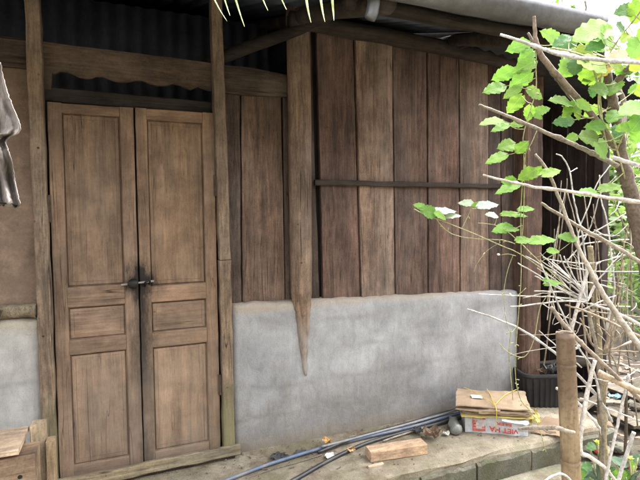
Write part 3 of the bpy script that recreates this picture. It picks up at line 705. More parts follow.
# plastic bottle
PLA = simple('cloudy_plastic', (.20, .205, .19), .3, 20, .3, .5, spec=.5, bscale=18)
a = onledge(457, 436, .034); b = onledge(448, 416, .034); ax = (b - a)
m = MB(); Lb = .21; m.lathe([(0, .005), (.002, .027), (.02, .035), (.05, .03), (.07, .036), (.1, .029), (.13, .035), (.15, .03), (.175, .018), (.185, .014), (.205, .014), (.206, .002)], a, ax, 16)
for v in m.v: v += Vector((mnoise.noise(v * 22), mnoise.noise(v * 22 + Vector((5, 0, 0))), mnoise.noise(v * 22 + Vector((0, 9, 0))))) * .017
tag(m.build('plastic_bottle', PLA, base=(a.x, a.y, -.047), smooth=True), 'crushed cloudy plastic bottle beside the carton stack', 'bottle')
# carton stack
FA = Vector((2.045, -.325, 0)); FB = Vector((2.375, -.53, 0)); du = (FB - FA).normalized(); dv = Vector((-du.y, du.x, 0))
def slab(name, poly, z, t, mat, label, cat, color=None, sag=.01, seed=1, group=None, n=14, rot=0):
    """a limp sheet of flattened box: poly = 4 ground points, rippled"""
    p = [Vector((q[0], q[1], 0)) for q in poly]; vs = []; fs = []; ra = math.radians(rot); ce = sum(p, Vector()) / 4
    p = [ce + Vector(((q - ce).x * math.cos(ra) - (q - ce).y * math.sin(ra), (q - ce).x * math.sin(ra) + (q - ce).y * math.cos(ra), 0)) for q in p]
    for j in range(n + 1):
        for i in range(n + 1):
            a, b = i / n, j / n; q = (p[0] * (1 - a) + p[1] * a) * (1 - b) + (p[3] * (1 - a) + p[2] * a) * b
            e = mnoise.noise((a * 2.5, b * 2.5, seed * 5.3)) + .5 * mnoise.noise((a * 7, b * 7, seed)) + 1.6 * max(0, a - .8) * (1 if seed % 2 else -1) * 2 * b
            vs.append(q + Vector((.02 * mnoise.noise((b * 5, seed, 0)) if i in (0, n) else 0, .022 * mnoise.noise((a * 6, seed, 3)) + .006 * mnoise.noise((a * 14, seed, 8)) if j in (0, n) else 0, z + sag * e)))
    N = len(vs); vs = vs + [v + Vector((0, 0, t)) for v in vs]
    for j in range(n):
        for i in range(n): a = j * (n + 1) + i; fs.append([a, a + n + 1, a + n + 2, a + 1]); fs.append([N + a, N + a + 1, N + a + n + 2, N + a + n + 1])
    bd = [i for i in range(n + 1)] + [j * (n + 1) + n for j in range(1, n + 1)] + [n * (n + 1) + i for i in range(n - 1, -1, -1)] + [j * (n + 1) for j in range(n - 1, 0, -1)]
    for q in range(len(bd)): a, b = bd[q], bd[(q + 1) % len(bd)]; fs.append([a, b, b + N, a + N])
    m = MB(); m.add(vs, fs); return tag(m.build(name, mat, base=(p[0].x, p[0].y, z), color=color), label, cat, group)
# bottom white beer carton, half folded, printing upside down on its long face
ct = thing('beer_carton', 'white printed carton lying upside down at the bottom of the tied stack', 'carton', (FA.x, FA.y, -.047))
zb, H = -.046, .108
m = MB(); npx = 24
def cface(f, g, off=0):
    """point on the carton's long face: f along it, g up, off in front"""
    bend = .012 * math.sin(f * 5 + .4) + .016 * mnoise.noise((f * 6, g * 2.5, 0)) + .01 * g
    return FA + du * (f * (FB - FA).length) - dv * (off - bend * .6) + Vector((0, 0, zb + g * (H + .012 * math.sin(f * 4 + 1)) + (.006 * mnoise.noise((f * 9, 0, 2)) if g > .9 else 0)))
rings = []
for i in range(npx + 1):
    f = i / npx; r = [cface(f, g) for g in (0, .25, .5, .75, 1)]
    r += [r[4] + dv * .004 + Vector((0, 0, .002)), r[4] + dv * .16 + Vector((0, 0, -.01)), r[4] + dv * .30 + Vector((0, 0, -.012)), Vector((r[0].x, r[0].y, zb)) + dv * .30]
    rings.append(r)
m.loft(rings); m.build('body', CARTON, ct)
m = MB(); vs = [cface(.93 + .1 * k / 3, g, .001) + dv * (.02 * k * (1 - g * .5)) + Vector((0, 0, .01 * mnoise.noise((k, g * 3, 1)))) for k in range(4) for g in (.0, .35, .7, 1.05)]
m.add(vs, [[k * 4 + j, k * 4 + j + 1, k * 4 + 5 + j, k * 4 + 4 + j] for k in range(3) for j in range(3)]); m.build('end_flap', WHITEP, ct)
m = MB(); vs = [cface(.58 + .42 * k / 8, 1, .002) + Vector((0, 0, .004)) - dv * (.014 * j) - Vector((0, 0, (.006 + .006 * mnoise.noise((k * .8, 0, 1))) * j)) for k in range(9) for j in range(3)]
m.add(vs, [[k * 3 + j, k * 3 + j + 1, k * 3 + 4 + j, k * 3 + 3 + j] for k in range(8) for j in range(2)]); m.build('torn_flap', WHITEP, ct)
def text_mesh(txt):
    cu = bpy.data.curves.new('t', 'FONT'); cu.body = txt; cu.resolution_u = 3; cu.offset = .026
    o = bpy.data.objects.new('t', cu); COL.objects.link(o); dg = bpy.context.evaluated_depsgraph_get()
    me = bpy.data.meshes.new_from_object(o.evaluated_get(dg)); vs = [v.co.copy() for v in me.vertices]; fs = [list(p.vertices) for p in me.polygons]
    bpy.data.objects.remove(o); bpy.data.curves.remove(cu); bpy.data.meshes.remove(me); return vs, fs
def on_carton(txt, f0, f1, g0, g1, mat, name):
    vs, fs = text_mesh(txt); xs = [v.x for v in vs]; ys = [v.y for v in vs]; x0, x1, y0, y1 = min(xs), max(xs), min(ys), max(ys)
    # upside down: text starts at the right end (f1) and its top is at g0
    P = [cface(f1 + (f0 - f1) * (v.x - x0) / (x1 - x0), g1 + (g0 - g1) * (v.y - y0) / (y1 - y0), .0016) for v in vs]
    m = MB(); m.add(P, fs); return m.build(name, mat, ct)
on_carton('VIET HA', .39, .85, .12, .42, RED, 'lettering')
on_carton('BEER', .50, .74, .56, .73, RED, 'lettering')
m = MB(); n = 8
vs = [cface(.12 + .21 * i / n, .10 + .72 * j, .0014) for i in range(n + 1) for j in (0, 1)]; m.add(vs, [[2 * i, 2 * i + 1, 2 * i + 3, 2 * i + 2] for i in range(n)]); m.build('red_panel', REDB, ct)
m = MB()
for g in (.24, .40, .56, .70):
    vs = [cface(.135 + .18 * i / n, g + .035 * j, .0028) for i in range(n + 1) for j in (0, 1)]; m.add(vs, [[2 * i, 2 * i + 1, 2 * i + 3, 2 * i + 2] for i in range(n)])
m.build('panel_lines', simple('faded_pink_print', (.55, .36, .32), .7, 60, .4), ct)
def quad(a0, a1, b0, b1, skew=0): return [FA + du * a0 + dv * b0, FA + du * a1 + dv * b0, FA + du * (a1 + skew) + dv * b1, FA + du * (a0 + skew) + dv * b1]
zc = zb + H + .002
slab('yellow_card', quad(-.035, .43, -.015, .30, .02), zc + .004, .004, CARD_Y, 'yellow card sheet above the white carton', 'card', seed=2, sag=.009, rot=3)
slab('cardboard_sheet', quad(-.01, .40, .0, .31, .02), zc + .016, .010, CARD, 'lowest brown cardboard sheet of the tied stack', 'cardboard', (.8, .75, .7), .007, 3, 'flattened boxes tied in a stack', rot=-3)
slab('cardboard_sheet', quad(.07, .42, -.012, .30, .02), zc + .030, .012, CARD, 'middle cardboard sheet, short and folded, in the tied stack', 'cardboard', (1.05, 1.0, .95), .008, 4, 'flattened boxes tied in a stack', rot=4)
slab('cardboard_sheet', quad(-.055, .405, .0, .33, .03), zc + .056, .007, CARD, 'topmost brown cardboard sheet of the tied stack', 'cardboard', (1.25, 1.2, 1.12), .014, 7, 'flattened boxes tied in a stack', rot=-2)
slab('cardboard_sheet', quad(-.05, .22, -.02, .2, .03), zc + .042, .006, CARD, 'narrow torn cardboard flap poking out at the left of the tied stack', 'cardboard', (.9, .84, .78), .010, 5, 'flattened boxes tied in a stack', rot=-7)
gp = [onledge(532, 434), onledge(572, 440), onledge(580, 424), onledge(545, 418)]
slab('cardboard_sheet', gp, -.040, .005, CARD, 'flat brown cardboard lying on the ledge behind the bamboo post', 'cardboard', (.75, .66, .58), .003, 12)
slab('paper_label', quad(.06, .13, .13, .19, .0), zc + .073, .001, WHITEP, 'small white paper label on the topmost cardboard', 'label', sag=.001, seed=7, n=3)
slab('yellow_card', quad(.40, .47, .0, .2, .02), zc - .02, .006, CARD_Y, 'yellow card corner sticking out at the right end of the stack', 'card', seed=9, sag=.014)
P = [FA + du * .19 + dv * b + Vector((0, 0, z)) for b, z in ((-.008, zb + .03), (-.016, zb + .09), (-.03, zc + .035), (-.014, zc + .068), (.1, zc + .075), (.22, zc + .076), (.335, zc + .070))]
m = MB(); m.tube(P, .0026, 6, 5, .001)
m.tube([FA + du * (.19 + t) + dv * b + Vector((0, 0, zc + .075)) for t, b in ((-.16, .33), (-.1, .25), (-.03, .1), (.0, .02))], .0022, 6, 5, .001)
m.tube([FA + du * (.19 + t) + dv * b + Vector((0, 0, zc + .076)) for t, b in ((.0, .02), (.06, .14), (.12, .24), (.2, .33))], .0022, 6, 5, .001)
tag(m.build('twine', TWINE, base=P[0], smooth=True), 'yellow twine tied round the cardboard stack', 'twine')
# dark ribbed basket behind
bk = thing('ribbed_basket', 'dark grey ribbed plastic basket standing behind the carton stack', 'basket', (2.93, -.13, -.17))
def basket_ring(hx, hy, z, n=128, rib=.011):
    out = []
    for i in range(n):
        an = 2 * math.pi * i / n; c, s = math.cos(an), math.sin(an); k = (abs(c) ** 6 + abs(s) ** 6) ** (-1 / 6)
        r = 1 + (rib / .2 if i % 4 < 2 else 0); out.append(Vector((2.93, -.12, z)) + (Vector((.93, -.36, 0)) * c * hx * k * r + Vector((.36, .93, 0)) * s * hy * k * r))
    return out
m = MB(); m.loft([basket_ring(.165, .12, -.17), basket_ring(.19, .14, .175), basket_ring(.18, .13, .175, rib=.004), basket_ring(.155, .11, -.15)]); m.build('basket_body', BASKET, bk)
m = MB(); m.loft([basket_ring(.197, .147, .17, rib=0), basket_ring(.203, .153, .185, rib=0), basket_ring(.197, .147, .2, rib=0), basket_ring(.178, .13, .2, rib=0), basket_ring(.178, .13, .175, rib=0), basket_ring(.197, .147, .17, rib=0)], caps=False); m.build('rim', BASKET, bk, smooth=False)
crumple('dead_leaf', 545, 372, .1, .05, DLEAF, 'dry leaf on top of the dark basket', 'leaf', 21, .9).location = (2.93, -.12, .15)
o = crumple('plastic_sheet', 545, 372, .12, .09, simple('grey_plastic_sheet', (.09, .088, .083), .6, 12, .5), 'crumpled grey sheet stuffed in the dark basket', 'plastic sheet', 27, .9); o.location = (2.98, -.16, .15)

grit = MB(); random.seed(44)
for i in range(420):
    x = random.uniform(-.3, 2.9); y = -.02 - abs(random.gauss(0, .13)) if i % 3 else random.uniform(-.56, -.03); 
    if y < -.58: continue
    if i > 260: x = random.gauss(1.95, .3)
    L = random.uniform(.003, .013); a = random.uniform(0, 6.28); c = Vector((x, y, -.044)); u = Vector((math.cos(a), math.sin(a), .1)) * L; v = Vector((-math.sin(a), math.cos(a), 0)) * L * random.uniform(.25, .7); h = Vector((0, 0, L * .5))
    grit.add([c - u, c - v, c + u, c + v, c + h], [[0, 1, 4], [1, 2, 4], [2, 3, 4], [3, 0, 4]])
tag(grit.build('grit', simple('grit', (.16, .115, .08), .9, 30, .6)), 'brown grit and leaf crumbs on the ledge', 'grit', kind='stuff')
# sawn timber leaning in the lower left corner
def lumber(a, b, label, mat=W_FRESH, color=None, tilt=0):
    m = MB(); a = Vector(a); b = Vector(b); mm = (a + b) / 2; d = b - a
    if d.x > d.z: m.beam((a.x, mm.y, mm.z), (b.x, mm.y, mm.z + tilt), d.y, d.z, (0, 1, 0), c=.003, jit=.001)
    else: m.beam((mm.x, mm.y, a.z), (mm.x + tilt, mm.y, b.z), d.x, d.y, (1, 0, 0), c=.003, jit=.001)
    return tag(m.build('timber_offcut', mat, base=(mm.x, mm.y, a.z), color=color), label, 'timber', 'sawn timber offcuts by the door')
o = lumber((-1.0, -.62, .428), (-.408, -.37, .450), 'wide pale board on top of the timber pile at the left edge', W_FRESHX, (1.2, 1.2, 1.2))
lumber((-1.0, -.40, -.046), (-.425, -.375, .425), 'thick timber baulk under the back of the pale board', W_FRESHX, (.9, .85, .8))
o = lumber((-1.0, -.60, -.046), (-.355, -.47, .412), 'broad timber block with a dark nail hole under the pale board', W_FRESHX, (.88, .82, .76))
lumber((-.402, -.405, -.046), (-.343, -.33, .455), 'upright timber offcut behind the pale board', W_FRESH, (1.0, .95, .85))
lumber((-.338, -.44, -.046), (-.303, -.37, .384), 'narrow upright lath nearest the door', W_FRESH, (.85, .78, .66))
m = MB(); p = Y(20, 477, -.60); m.lathe([(0, .001), (.0005, .009), (.002, .008), (.0025, .001)], (p.x, -.5995, p.z), (0, -1, 0), 14); nh = m.build('nail_hole', IRON, o)
# bamboo roll lying on the white base wall, left of the door
for i, (x, z, r, lab) in enumerate([(-.455, .912, .036, 'short bamboo length lying on the white base wall beside the jamb'), (-.60, .908, .031, 'bamboo length lying on the white base wall at the left edge')]):
    m = MB(); y0 = -.005
    m.tube([(x - .14, .01 + i * .02, z), (x - .05, 0, z), (x + .05 - i * .03, -.03 - i * .03, z)], r, 16, 4, .003, caps=False)
    m.tube([(x - .14, .01 + i * .02, z), (x - .05, 0, z), (x + .045 - i * .03, -.027 - i * .03, z)], r * .8, 16, 4, 0)
    tag(m.build('bamboo_length', twigm('old_bamboo_' + 'ab'[i], (.09, .07, .048), (.27, .22, .15)), base=(x, 0, z - r), smooth=True), lab, 'bamboo')

# ------------------------------------------------------------------ dead stuff hanging in the top corners
m = MB(); k0 = 1.05; rings = []
edge = [(0, 62), (2, 74), (7, 92), (13, 108), (18, 119), (20.5, 129), (17, 134), (9, 137), (5, 142), (8, 150), (12, 163), (14, 178), (17, 192), (20, 205)]
fine = []
for i in range(len(edge) - 1):
    for q in range(6): t = q / 6; fine.append((edge[i][0] * (1 - t) + edge[i + 1][0] * t, edge[i][1] * (1 - t) + edge[i + 1][1] * t))
fine.append(edge[-1])
NF = 44
for i, (px, py) in enumerate(fine):
    r = []; u = i / (len(fine) - 1)
    for j in range(NF):
        f = j / (NF - 1); x = -60 + (px + 60 + 1.2 * mnoise.noise((i * .9, 3, 3))) * f
        fold = .022 * math.sin(f * 34 + 3 * mnoise.noise((u * 3, f * 2, 1))) * (.4 + u) + .05 * mnoise.noise((f * 3, u * 4, 2)) + .014 * mnoise.noise((f * 16, u * 9, 5)) - .05 * f ** 6
        rag = (7 * mnoise.noise((f * 11, 7, 9)) + 9 * max(0, mnoise.noise((f * 26, 1, 2)))) * max(0, u - .8) * 5 - (1 - f) * 6 * u
        r.append(D(x, py + rag, k0 + fold))
    rings.append(r + [p + CF * .003 for p in r[::-1]])
m.loft(rings); hl = m.build('dead_palm_leaf', GREYLEAF, base=D(-20, 140, k0), smooth=True); tag(hl, 'withered grey leaf hanging into the left edge', 'dead leaf')
# palm frond above the frame whose tips hang into it
fr = thing('palm_frond', 'pale green palm frond tips hanging over the top edge', 'palm frond', D(270, -60, 1.0))
m = MB(); m.tube([D(150, -80, 1.02), D(270, -62, 1.0), D(400, -70, 1.05)], .006, 8, 6); m.build('rachis', STEM_G, fr, smooth=True)
TIP = [(202, -40, 209, -4, 227, 21, 1), (215, -40, 222, -6, 230, 15.5, 1), (226, -40, 234, -2, 244.5, 26.5, 1.2), (252, -40, 259, -6, 268, 10.5, 1), (270, -40, 277, -8, 286.5, 9.5, 1), (303, -40, 305, 2, 311, 22.5, 1.5), (317, -40, 320, 4, 325, 22, 1.4), (329, -40, 332.5, 3, 334, 20.5, 1.6)]
LEAF_P = leafm('pale_palm_leaflet', (.42, .48, .2), (.55, .6, .3), (.7, .7, .45), .4)
for x0, y0, x1, y1, x2, y2, w in TIP:
    m = MB(); k = random.uniform(.97, 1.05); A, B, C_ = D(x0, y0, k), D(x1, y1, k - .02), D(x2, y2, k - .05); rings = []
    for i in range(15):
        t = i / 14; p = A * (1 - t) ** 2 + B * 2 * t * (1 - t) + C_ * t * t; ww = .0019 * w * (1 - t ** 2.5) + .0004
        rings.append([p - CR * ww, p - CF * ww * .4, p + CR * ww, p + CF * .0006])
    m.loft(rings); m.build('leaflet', LEAF_P, fr)
# ------------------------------------------------------------------ leaves
def leaf_mesh(kind):
    n = 36; vs = []; fs = []; cols = [-1, -.66, -.33, 0, .33, .66, 1]
    for i in range(n + 1):
        t = i / n
        if kind == 'broad':
            w = .50 * math.sin(math.pi * min(1, t * .97 + .03) ** .72) ** .62 + .10 * (1 - abs(2 * ((t * 4.5) % 1) - 1)) * (1 if .05 < t < .95 else 0)
            x = t - .12 * 0
        else:
            w = .31 * math.sin(math.pi * (t * .985 + .015) ** .78) ** .85 + .07 * (1 - ((t * 5) % 1)) * (1 if .12 < t < .92 else 0)
            x = t
        if i == n: w = .004
        for c in cols:
            y = c * w; back = -.10 * abs(c) * (1 - t) * (1.6 if kind == 'broad' else .6) - .05 * (abs(c) ** 2) * (.6 if kind == 'broad' else 1.0)
            z = .10 * abs(y) ** .9 * 1.0 - .16 * (t - .35) ** 2 + .02 * math.sin(t * 17 + c * 3) * abs(c)
            vs.append(((x + back) - .5, y, z))
    k = len(cols)
    for i in range(n):
        for j in range(k - 1): a = i * k + j; fs.append([a, a + 1, a + k + 1, a + k])
    me = bpy.data.meshes.new('leaf'); me.from_pydata(vs, [], fs); me.polygons.foreach_set('use_smooth', [True] * len(fs)); me.update(); return me
LM = {}
def leaf_of(kind, mat):
    if (kind, mat.name) not in LM:
        me = leaf_mesh(kind); me.materials.append(mat); LM[(kind, mat.name)] = me
    return LM[(kind, mat.name)]
def leaf(parent, px, py, w, h, ang, k, kind='ovate', mat=None, tint=None, name='leaf'):
    """one leaf: its middle, its length and apparent height in photo pixels, direction of its tip, distance"""
    mat = mat or LEAF; a = math.radians(ang + random.uniform(-6, 6)); k = k + random.uniform(-.03, .03)
    pc = D(px, py, k); Lm = w * k / FPX
    rho = .95 if kind == 'broad' else .62; h *= 1.15
    if kind == 'broad': Lm *= .78
    f = max(.18, min(.97, h / (w * rho))); s = math.sqrt(1 - f * f)
    xa = (CR * math.cos(a) + CU * math.sin(a) + CF * random.uniform(-.35, .35)).normalized()
    perp = -CR * math.sin(a) + CU * math.cos(a)
    if perp.z < 0: perp = -perp
    ya = perp * f + CF * s; ya = (ya - xa * ya.dot(xa)).normalized(); za = xa.cross(ya)
    if za.z < 0: ya = -ya; za = -za
    o = bpy.data.objects.new(name, leaf_of(kind, mat)); COL.objects.link(o); o.parent = parent
    M4 = Matrix.Identity(4)
    for r in range(3): M4[r][0] = xa[r]; M4[r][1] = ya[r]; M4[r][2] = za[r]
    wm = Matrix.Translation(pc) @ M4 @ Matrix.Scale(Lm, 4)
    o.matrix_local = Matrix.Translation(-WB[parent]) @ wm
    t = tint if tint else random.uniform(.8, 1.2); o.color = (t * random.uniform(.9, 1.12), t, t * random.uniform(.8, 1.1), 1)
    return pc - xa * (Lm * .5)
def petioles(mb, bases, P, r=.0009, reach=.16):
    for b in bases:
        q = min(P, key=lambda p: (p - b).length)
        if .004 < (q - b).length < reach: mb.tube([q, (q + b) / 2 + Vector((0, 0, -.006)), b], (r * 1.3, r), 5, 3)

# climbing vine with the large leaves, up the dry poles at the right
vine = thing('climbing_vine', 'green climbing vine with toothed leaves hanging down from the pole tips', 'vine', D(530, 440, 1.75))
KV = 1.62
main = [D(537, 45, 1.52), D(536, 66, 1.54), D(536, 90, 1.55), D(530, 111, 1.58), D(523, 138, 1.6), D(524, 160, 1.62), D(521, 205, 1.64), D(521, 245, 1.66), D(521, 280, 1.7), D(518, 320, 1.74), D(515, 368, 1.8), D(520, 398, 1.86), D(531, 412, 1.9), D(539, 428, 1.95), D(546, 452, 2.0)]
m = MB(); allP = []
def tb(pts, r): m.tube(pts, r, 6, 6, .001); allP.extend(m.P)
tb(main, .0017)
tb([D(537, 131, 1.6), D(530, 146, 1.6), D(525, 158, 1.62), D(524, 205, 1.63), D(522, 240, 1.66)], .0012)
tb([D(513, 255, 1.66), D(507, 273, 1.68), D(504, 292, 1.7), D(505, 312, 1.72), D(508, 328, 1.74), D(512, 332, 1.75), D(518, 325, 1.76)], .0012)
tb([D(548, 295, 1.7), D(541, 305, 1.72), D(537, 322, 1.73), D(534, 340, 1.74), D(524, 357, 1.76), D(508, 352, 1.77), D(499, 343, 1.78)], .0015)
tb([D(511, 330, 1.75), D(509, 352, 1.78), D(511, 380, 1.8), D(513, 400, 1.84)], .0016)
tb([D(414, 209, 1.75), D(428, 216, 1.75), D(445, 222, 1.74), D(470, 232, 1.72), D(500, 245, 1.7), D(520, 254, 1.68), D(546, 272, 1.68), D(575, 298, 1.7)], .0016)
tb([D(437, 220, 1.745), D(446, 230, 1.74), D(458, 236, 1.73), D(478, 239, 1.72), D(502, 240, 1.7), D(515, 244, 1.7)], .0013)
tb([D(462, 228, 1.73), D(468, 216, 1.74), D(471, 208, 1.74)], .001)
tb([D(478, 223, 1.74), D(498, 226, 1.7), D(515, 238, 1.69), D(540, 262, 1.68), D(572, 292, 1.7)], .0016)
tb([D(500, 243, 1.7), D(488, 250, 1.72), D(478, 262, 1.73), D(474, 272, 1.73)], .0007)
V = [(517, 47, 24, 13, 200), (525, 57, 20, 11, 215), (523, 67, 24, 12, 205), (502, 75, 23, 15, 195), (519, 81, 25, 13, 215), (493, 89, 23, 11, 200), (511, 93, 19, 8, 215), (536, 94, 20, 13, 330), (514, 105, 22, 14, 235), (490, 122, 24, 8, 190), (529, 114, 16, 13, 270), (543, 110, 16, 8, 15), (538, 116, 12, 7, 330), (550, 36, 26, 16, 160), (499, 128, 18, 7, 195), (516, 124, 14, 7, 180), (506, 146, 22, 11, 190), (523, 146, 16, 10, 40), (495, 159, 22, 8, 205), (508, 181, 15, 8, 190), (506, 189, 24, 7, 195), (526, 175, 20, 11, 205), (537, 171, 14, 7, 50), (552, 172, 20, 8, 15),
     (427, 211, 20, 11, 165), (419, 206, 13, 6, 160), (441, 216, 14, 6, 330), (501, 229, 20, 8, 190), (527, 209, 16, 5, 10), (511, 214, 18, 5, 5), (513, 229, 18, 5, 5), (544, 240, 26, 7, 5), (566, 237, 18, 8, 175), (554, 251, 12, 5, 0), (525, 240, 18, 6, 5), (546, 280, 10, 3, 185), (554, 283, 18, 4, 5), (518, 215, 20, 5, 355)]
bs = []
random.seed(21)
for q in V: bs.append(leaf(vine, *q, KV + (0.1 if q[0] < 460 else 0)))
LEAF_SH = leafm('shiny_pale_leaf', (.3, .4, .3), (.45, .52, .42), (.5, .6, .4), .2)
for q in ((446, 211, 24, 6, 0), (454, 216, 16, 4, 5), (465, 203, 15, 6, 170), (489, 205, 22, 7, 10), (491, 215, 14, 5, 170)): bs.append(leaf(vine, *q, KV + .1, mat=LEAF_SH))
bs.append(leaf(vine, 476, 205, 10, 6, 180, KV + .1))
for q in ((501, 255), (511, 296)): m.tube([D(q[0], q[1], 1.69), D(q[0] + 7, q[1] - 1, 1.69), D(q[0] + 15, q[1] + (1 if q[1] < 280 else -8), 1.69)], .0011, 5, 3)
for i in range(44):
    p = allP[int(random.uniform(.45, 1) * .32 * len(allP))] if i < 26 else random.choice(allP); a = random.uniform(0, 6.28); L = random.uniform(.006, .016)
    d = (CR * math.cos(a) + CU * math.sin(a) + CF * random.uniform(-.4, .4)) * L; m.tube([p, p + d * .6 + Vector((0, 0, .002)), p + d], (.0012, .0022), 5, 2)
petioles(m, bs, allP); m.build('stem', STEM_G, vine, smooth=True)
m = MB(); m.lathe([(0, .001), (.001, .0025), (.006, .0045), (.011, .0015)], D(500, 255, 1.69), CR * -.9 + CU * .3, 8); m.lathe([(0, .001), (.001, .0025), (.006, .0045), (.011, .0015)], D(511, 296, 1.69), CR * -.5 + CU, 8); m.build('flower_bud', WHITEP, vine, smooth=True)

# broad leaved vine in the top right corner, climbing the trunk
gv = thing('broad_leaf_vine', 'broad pale green and yellowing leaves climbing the trunk in the top right corner', 'vine', D(650, 480, 1.7))
KG = 1.55
m = MB(); allP = []
tb([D(652, 470, 1.7), D(648, 330, 1.68), D(636, 230, 1.66), D(617, 150, 1.6), D(600, 115, 1.58), D(598, 85, 1.56), D(588, 60, 1.54), D(572, 52, 1.53), D(552, 48, 1.53)], .003)
tb([D(617, 150, 1.6), D(606, 142, 1.6), D(600, 90, 1.57), D(606, 62, 1.55), D(618, 40, 1.5), D(634, 20, 1.45), D(648, 0, 1.4)], .0025)
tb([D(617, 150, 1.6), D(628, 125, 1.5), D(645, 105, 1.45)], .0025)
tb([D(606, 110, 1.6), D(590, 118, 1.58), D(575, 112, 1.56), D(562, 106, 1.55)], .002)
random.seed(5); bs = []
for q in [(588, 34, 40, 26, 195, 'broad', LEAF), (608, 40, 30, 22, 330, 'broad', LEAF), (594, 46, 20, 11, 200, 'ovate', LEAF_DK), (577, 60, 36, 26, 200, 'broad', LEAF_Y), (596, 66, 34, 24, 320, 'broad', LEAF_Y), (567, 70, 24, 20, 230, 'broad', LEAF), (588, 75, 26, 16, 260, 'broad', LEAF), (598, 89, 22, 12, 180, 'ovate', LEAF), (624, 11, 24, 13, 200, 'ovate', LEAF_DK), (637, 14, 26, 28, 250, 'broad', LEAF), (625, 38, 17, 12, 220, 'ovate', LEAF_Y), (636, 50, 28, 26, 240, 'broad', LEAF), (602, 71, 20, 15, 235, 'broad', LEAF_YB), (616, 58, 30, 18, 190, 'broad', LEAF_YB), (630, 110, 30, 17, 200, 'broad', LEAF), (637, 124, 24, 20, 230, 'broad', LEAF), (588, 138, 28, 20, 170, 'broad', LEAF), (602, 151, 24, 18, 300, 'broad', LEAF), (630, 152, 8, 8, 270, 'broad', LEAF), (585, 193, 22, 8, 180, 'ovate', LEAF), (611, 187, 22, 7, 20, 'ovate', LEAF), (570, 108, 18, 11, 200, 'ovate', LEAF), (585, 106, 18, 11, 330, 'ovate', LEAF), (560, 101, 28, 11, 175, 'ovate', LEAF), (578, 114, 14, 9, 280, 'ovate', LEAF), (566, 114, 12, 7, 220, 'ovate', LEAF), (594, 126, 20, 10, 185, 'ovate', LEAF), (622, 128, 16, 10, 200, 'ovate', LEAF), (637, 137, 18, 16, 260, 'broad', LEAF), (636, 66, 18, 14, 210, 'broad', LEAF_Y), (645, 90, 26, 22, 200, 'broad', LEAF_Y), (646, 34, 26, 22, 200, 'broad', LEAF), (560, 42, 20, 9, 210, 'ovate', LEAF_DK), (648, 120, 30, 22, 190, 'broad', LEAF), (618, 66, 14, 10, 330, 'ovate', LEAF_Y)]:
    bs.append(leaf(gv, *q[:5], KG + (-.1 if q[0] > 615 else 0), q[5], q[6]))
for i in range(34):
    x = random.triangular(548, 650, 606); y = random.uniform(28, 140); 
    if y < 28 + (600 - x) * .25: y += 30
    bs.append(leaf(gv, x, y, random.uniform(13, 21), random.uniform(7, 13), random.choice([190, 205, 230, 330, 260]), random.uniform(1.56, 1.8), random.choice(['ovate', 'ovate', 'broad']), random.choice([LEAF, LEAF, LEAF, LEAF_DK])))
petioles(m, bs, allP, .0013, .25); m.build('stem', STEM_G, gv, smooth=True)

# trunk at the right edge with its forks
tr = thing('small_tree', 'forked dry brown trunk at the right edge', 'tree', D(665, 700, 1.66))
m = MB(); m.tube([D(668, 640, 1.66), D(660, 420, 1.66), D(652, 300, 1.66), D(641, 240, 1.65), D(630, 190, 1.64), D(621, 158, 1.63), D(618, 128, 1.62), D(613, 100, 1.61), D(609, 84, 1.6), D(606, 66, 1.6)], [MM(r, 1.63) for r in (8, 7.5, 7.5, 7.2, 6.8, 6.2, 5, 4.5, 4.3, 3)], 12, 6, .006); m.build('trunk', TW_BROWN, tr, smooth=True, color=(.8, .72, .66))
m = MB(); m.tube([D(612, 92, 1.605), D(620, 78, 1.58), D(634, 63, 1.55), D(652, 46, 1.5)], [MM(r, 1.6) for r in (4, 3.5, 3, 3)], 10, 5, .004); m.build('limb', TW_BROWN, tr, smooth=True, color=(.8, .72, .66))
m = MB(); m.tube([D(619, 150, 1.62), D(622, 128, 1.66), D(624, 108, 1.7), D(620, 90, 1.72)], [MM(r, 1.6) for r in (4.5, 3.5, 3, 2)], 10, 5, .004); m.build('limb', TW_BROWN, tr, smooth=True, color=(.9, .82, .74))
# poles and sticks of the dry fence
def pole(pxs, r, mat, label, name='stick', nodes=0, color=None, wob=.003, ext=None, cat='stick', n=8):
    pts = [D(x, y, k) for x, y, k in pxs]
    rr = [MM(a, pxs[min(i, len(pxs) - 1)][2]) * .84 for i, a in enumerate(r)] if hasattr(r, '__len__') else MM(r, pxs[0][2]) * .84
    return stick(name, pts, rr, mat, label, cat, nodes=nodes, wob=wob, color=color, n=n)
pole([(500, 34.5, 1.5), (535, 46, 1.48), (560, 54.5, 1.46), (602, 60, 1.42), (640, 63, 1.38), (690, 67, 1.32)], (1.5, 1.9, 2.1, 2.2, 2.4, 2.4), TW_PALE, 'pale horizontal stick crossing the top right leaves', nodes=.11)
pole([(534, 16, 1.5), (536, 40, 1.51), (543, 58, 1.53), (566, 85, 1.56), (600, 125, 1.6), (616, 150, 1.62)], (1.6, 2.6, 3.4, 3.6, 3.6, 3.6), TW_BROWN, 'brown pole slanting up left from the trunk fork', color=(1.2, 1.1, 1.0))
pole([(528, 33, 1.53), (536, 48, 1.53), (550, 70, 1.555), (560, 84, 1.575), (576, 106, 1.6)], (1.4, 2.2, 2.2, 1.8, 1.2), TW_BROWN, 'short brown stick lashed beside the slanting pole')
pole([(479, 105, 1.5), (500, 113, 1.52), (540, 130, 1.55), (575, 145, 1.58), (592, 153, 1.59), (618, 166, 1.6)], (1.5, 1.8, 2.2, 2.6, 2.7, 2.8), TW_TAN, 'grey brown stick from the trunk, under the hanging leaves', color=(.75, .75, .75), nodes=.13)
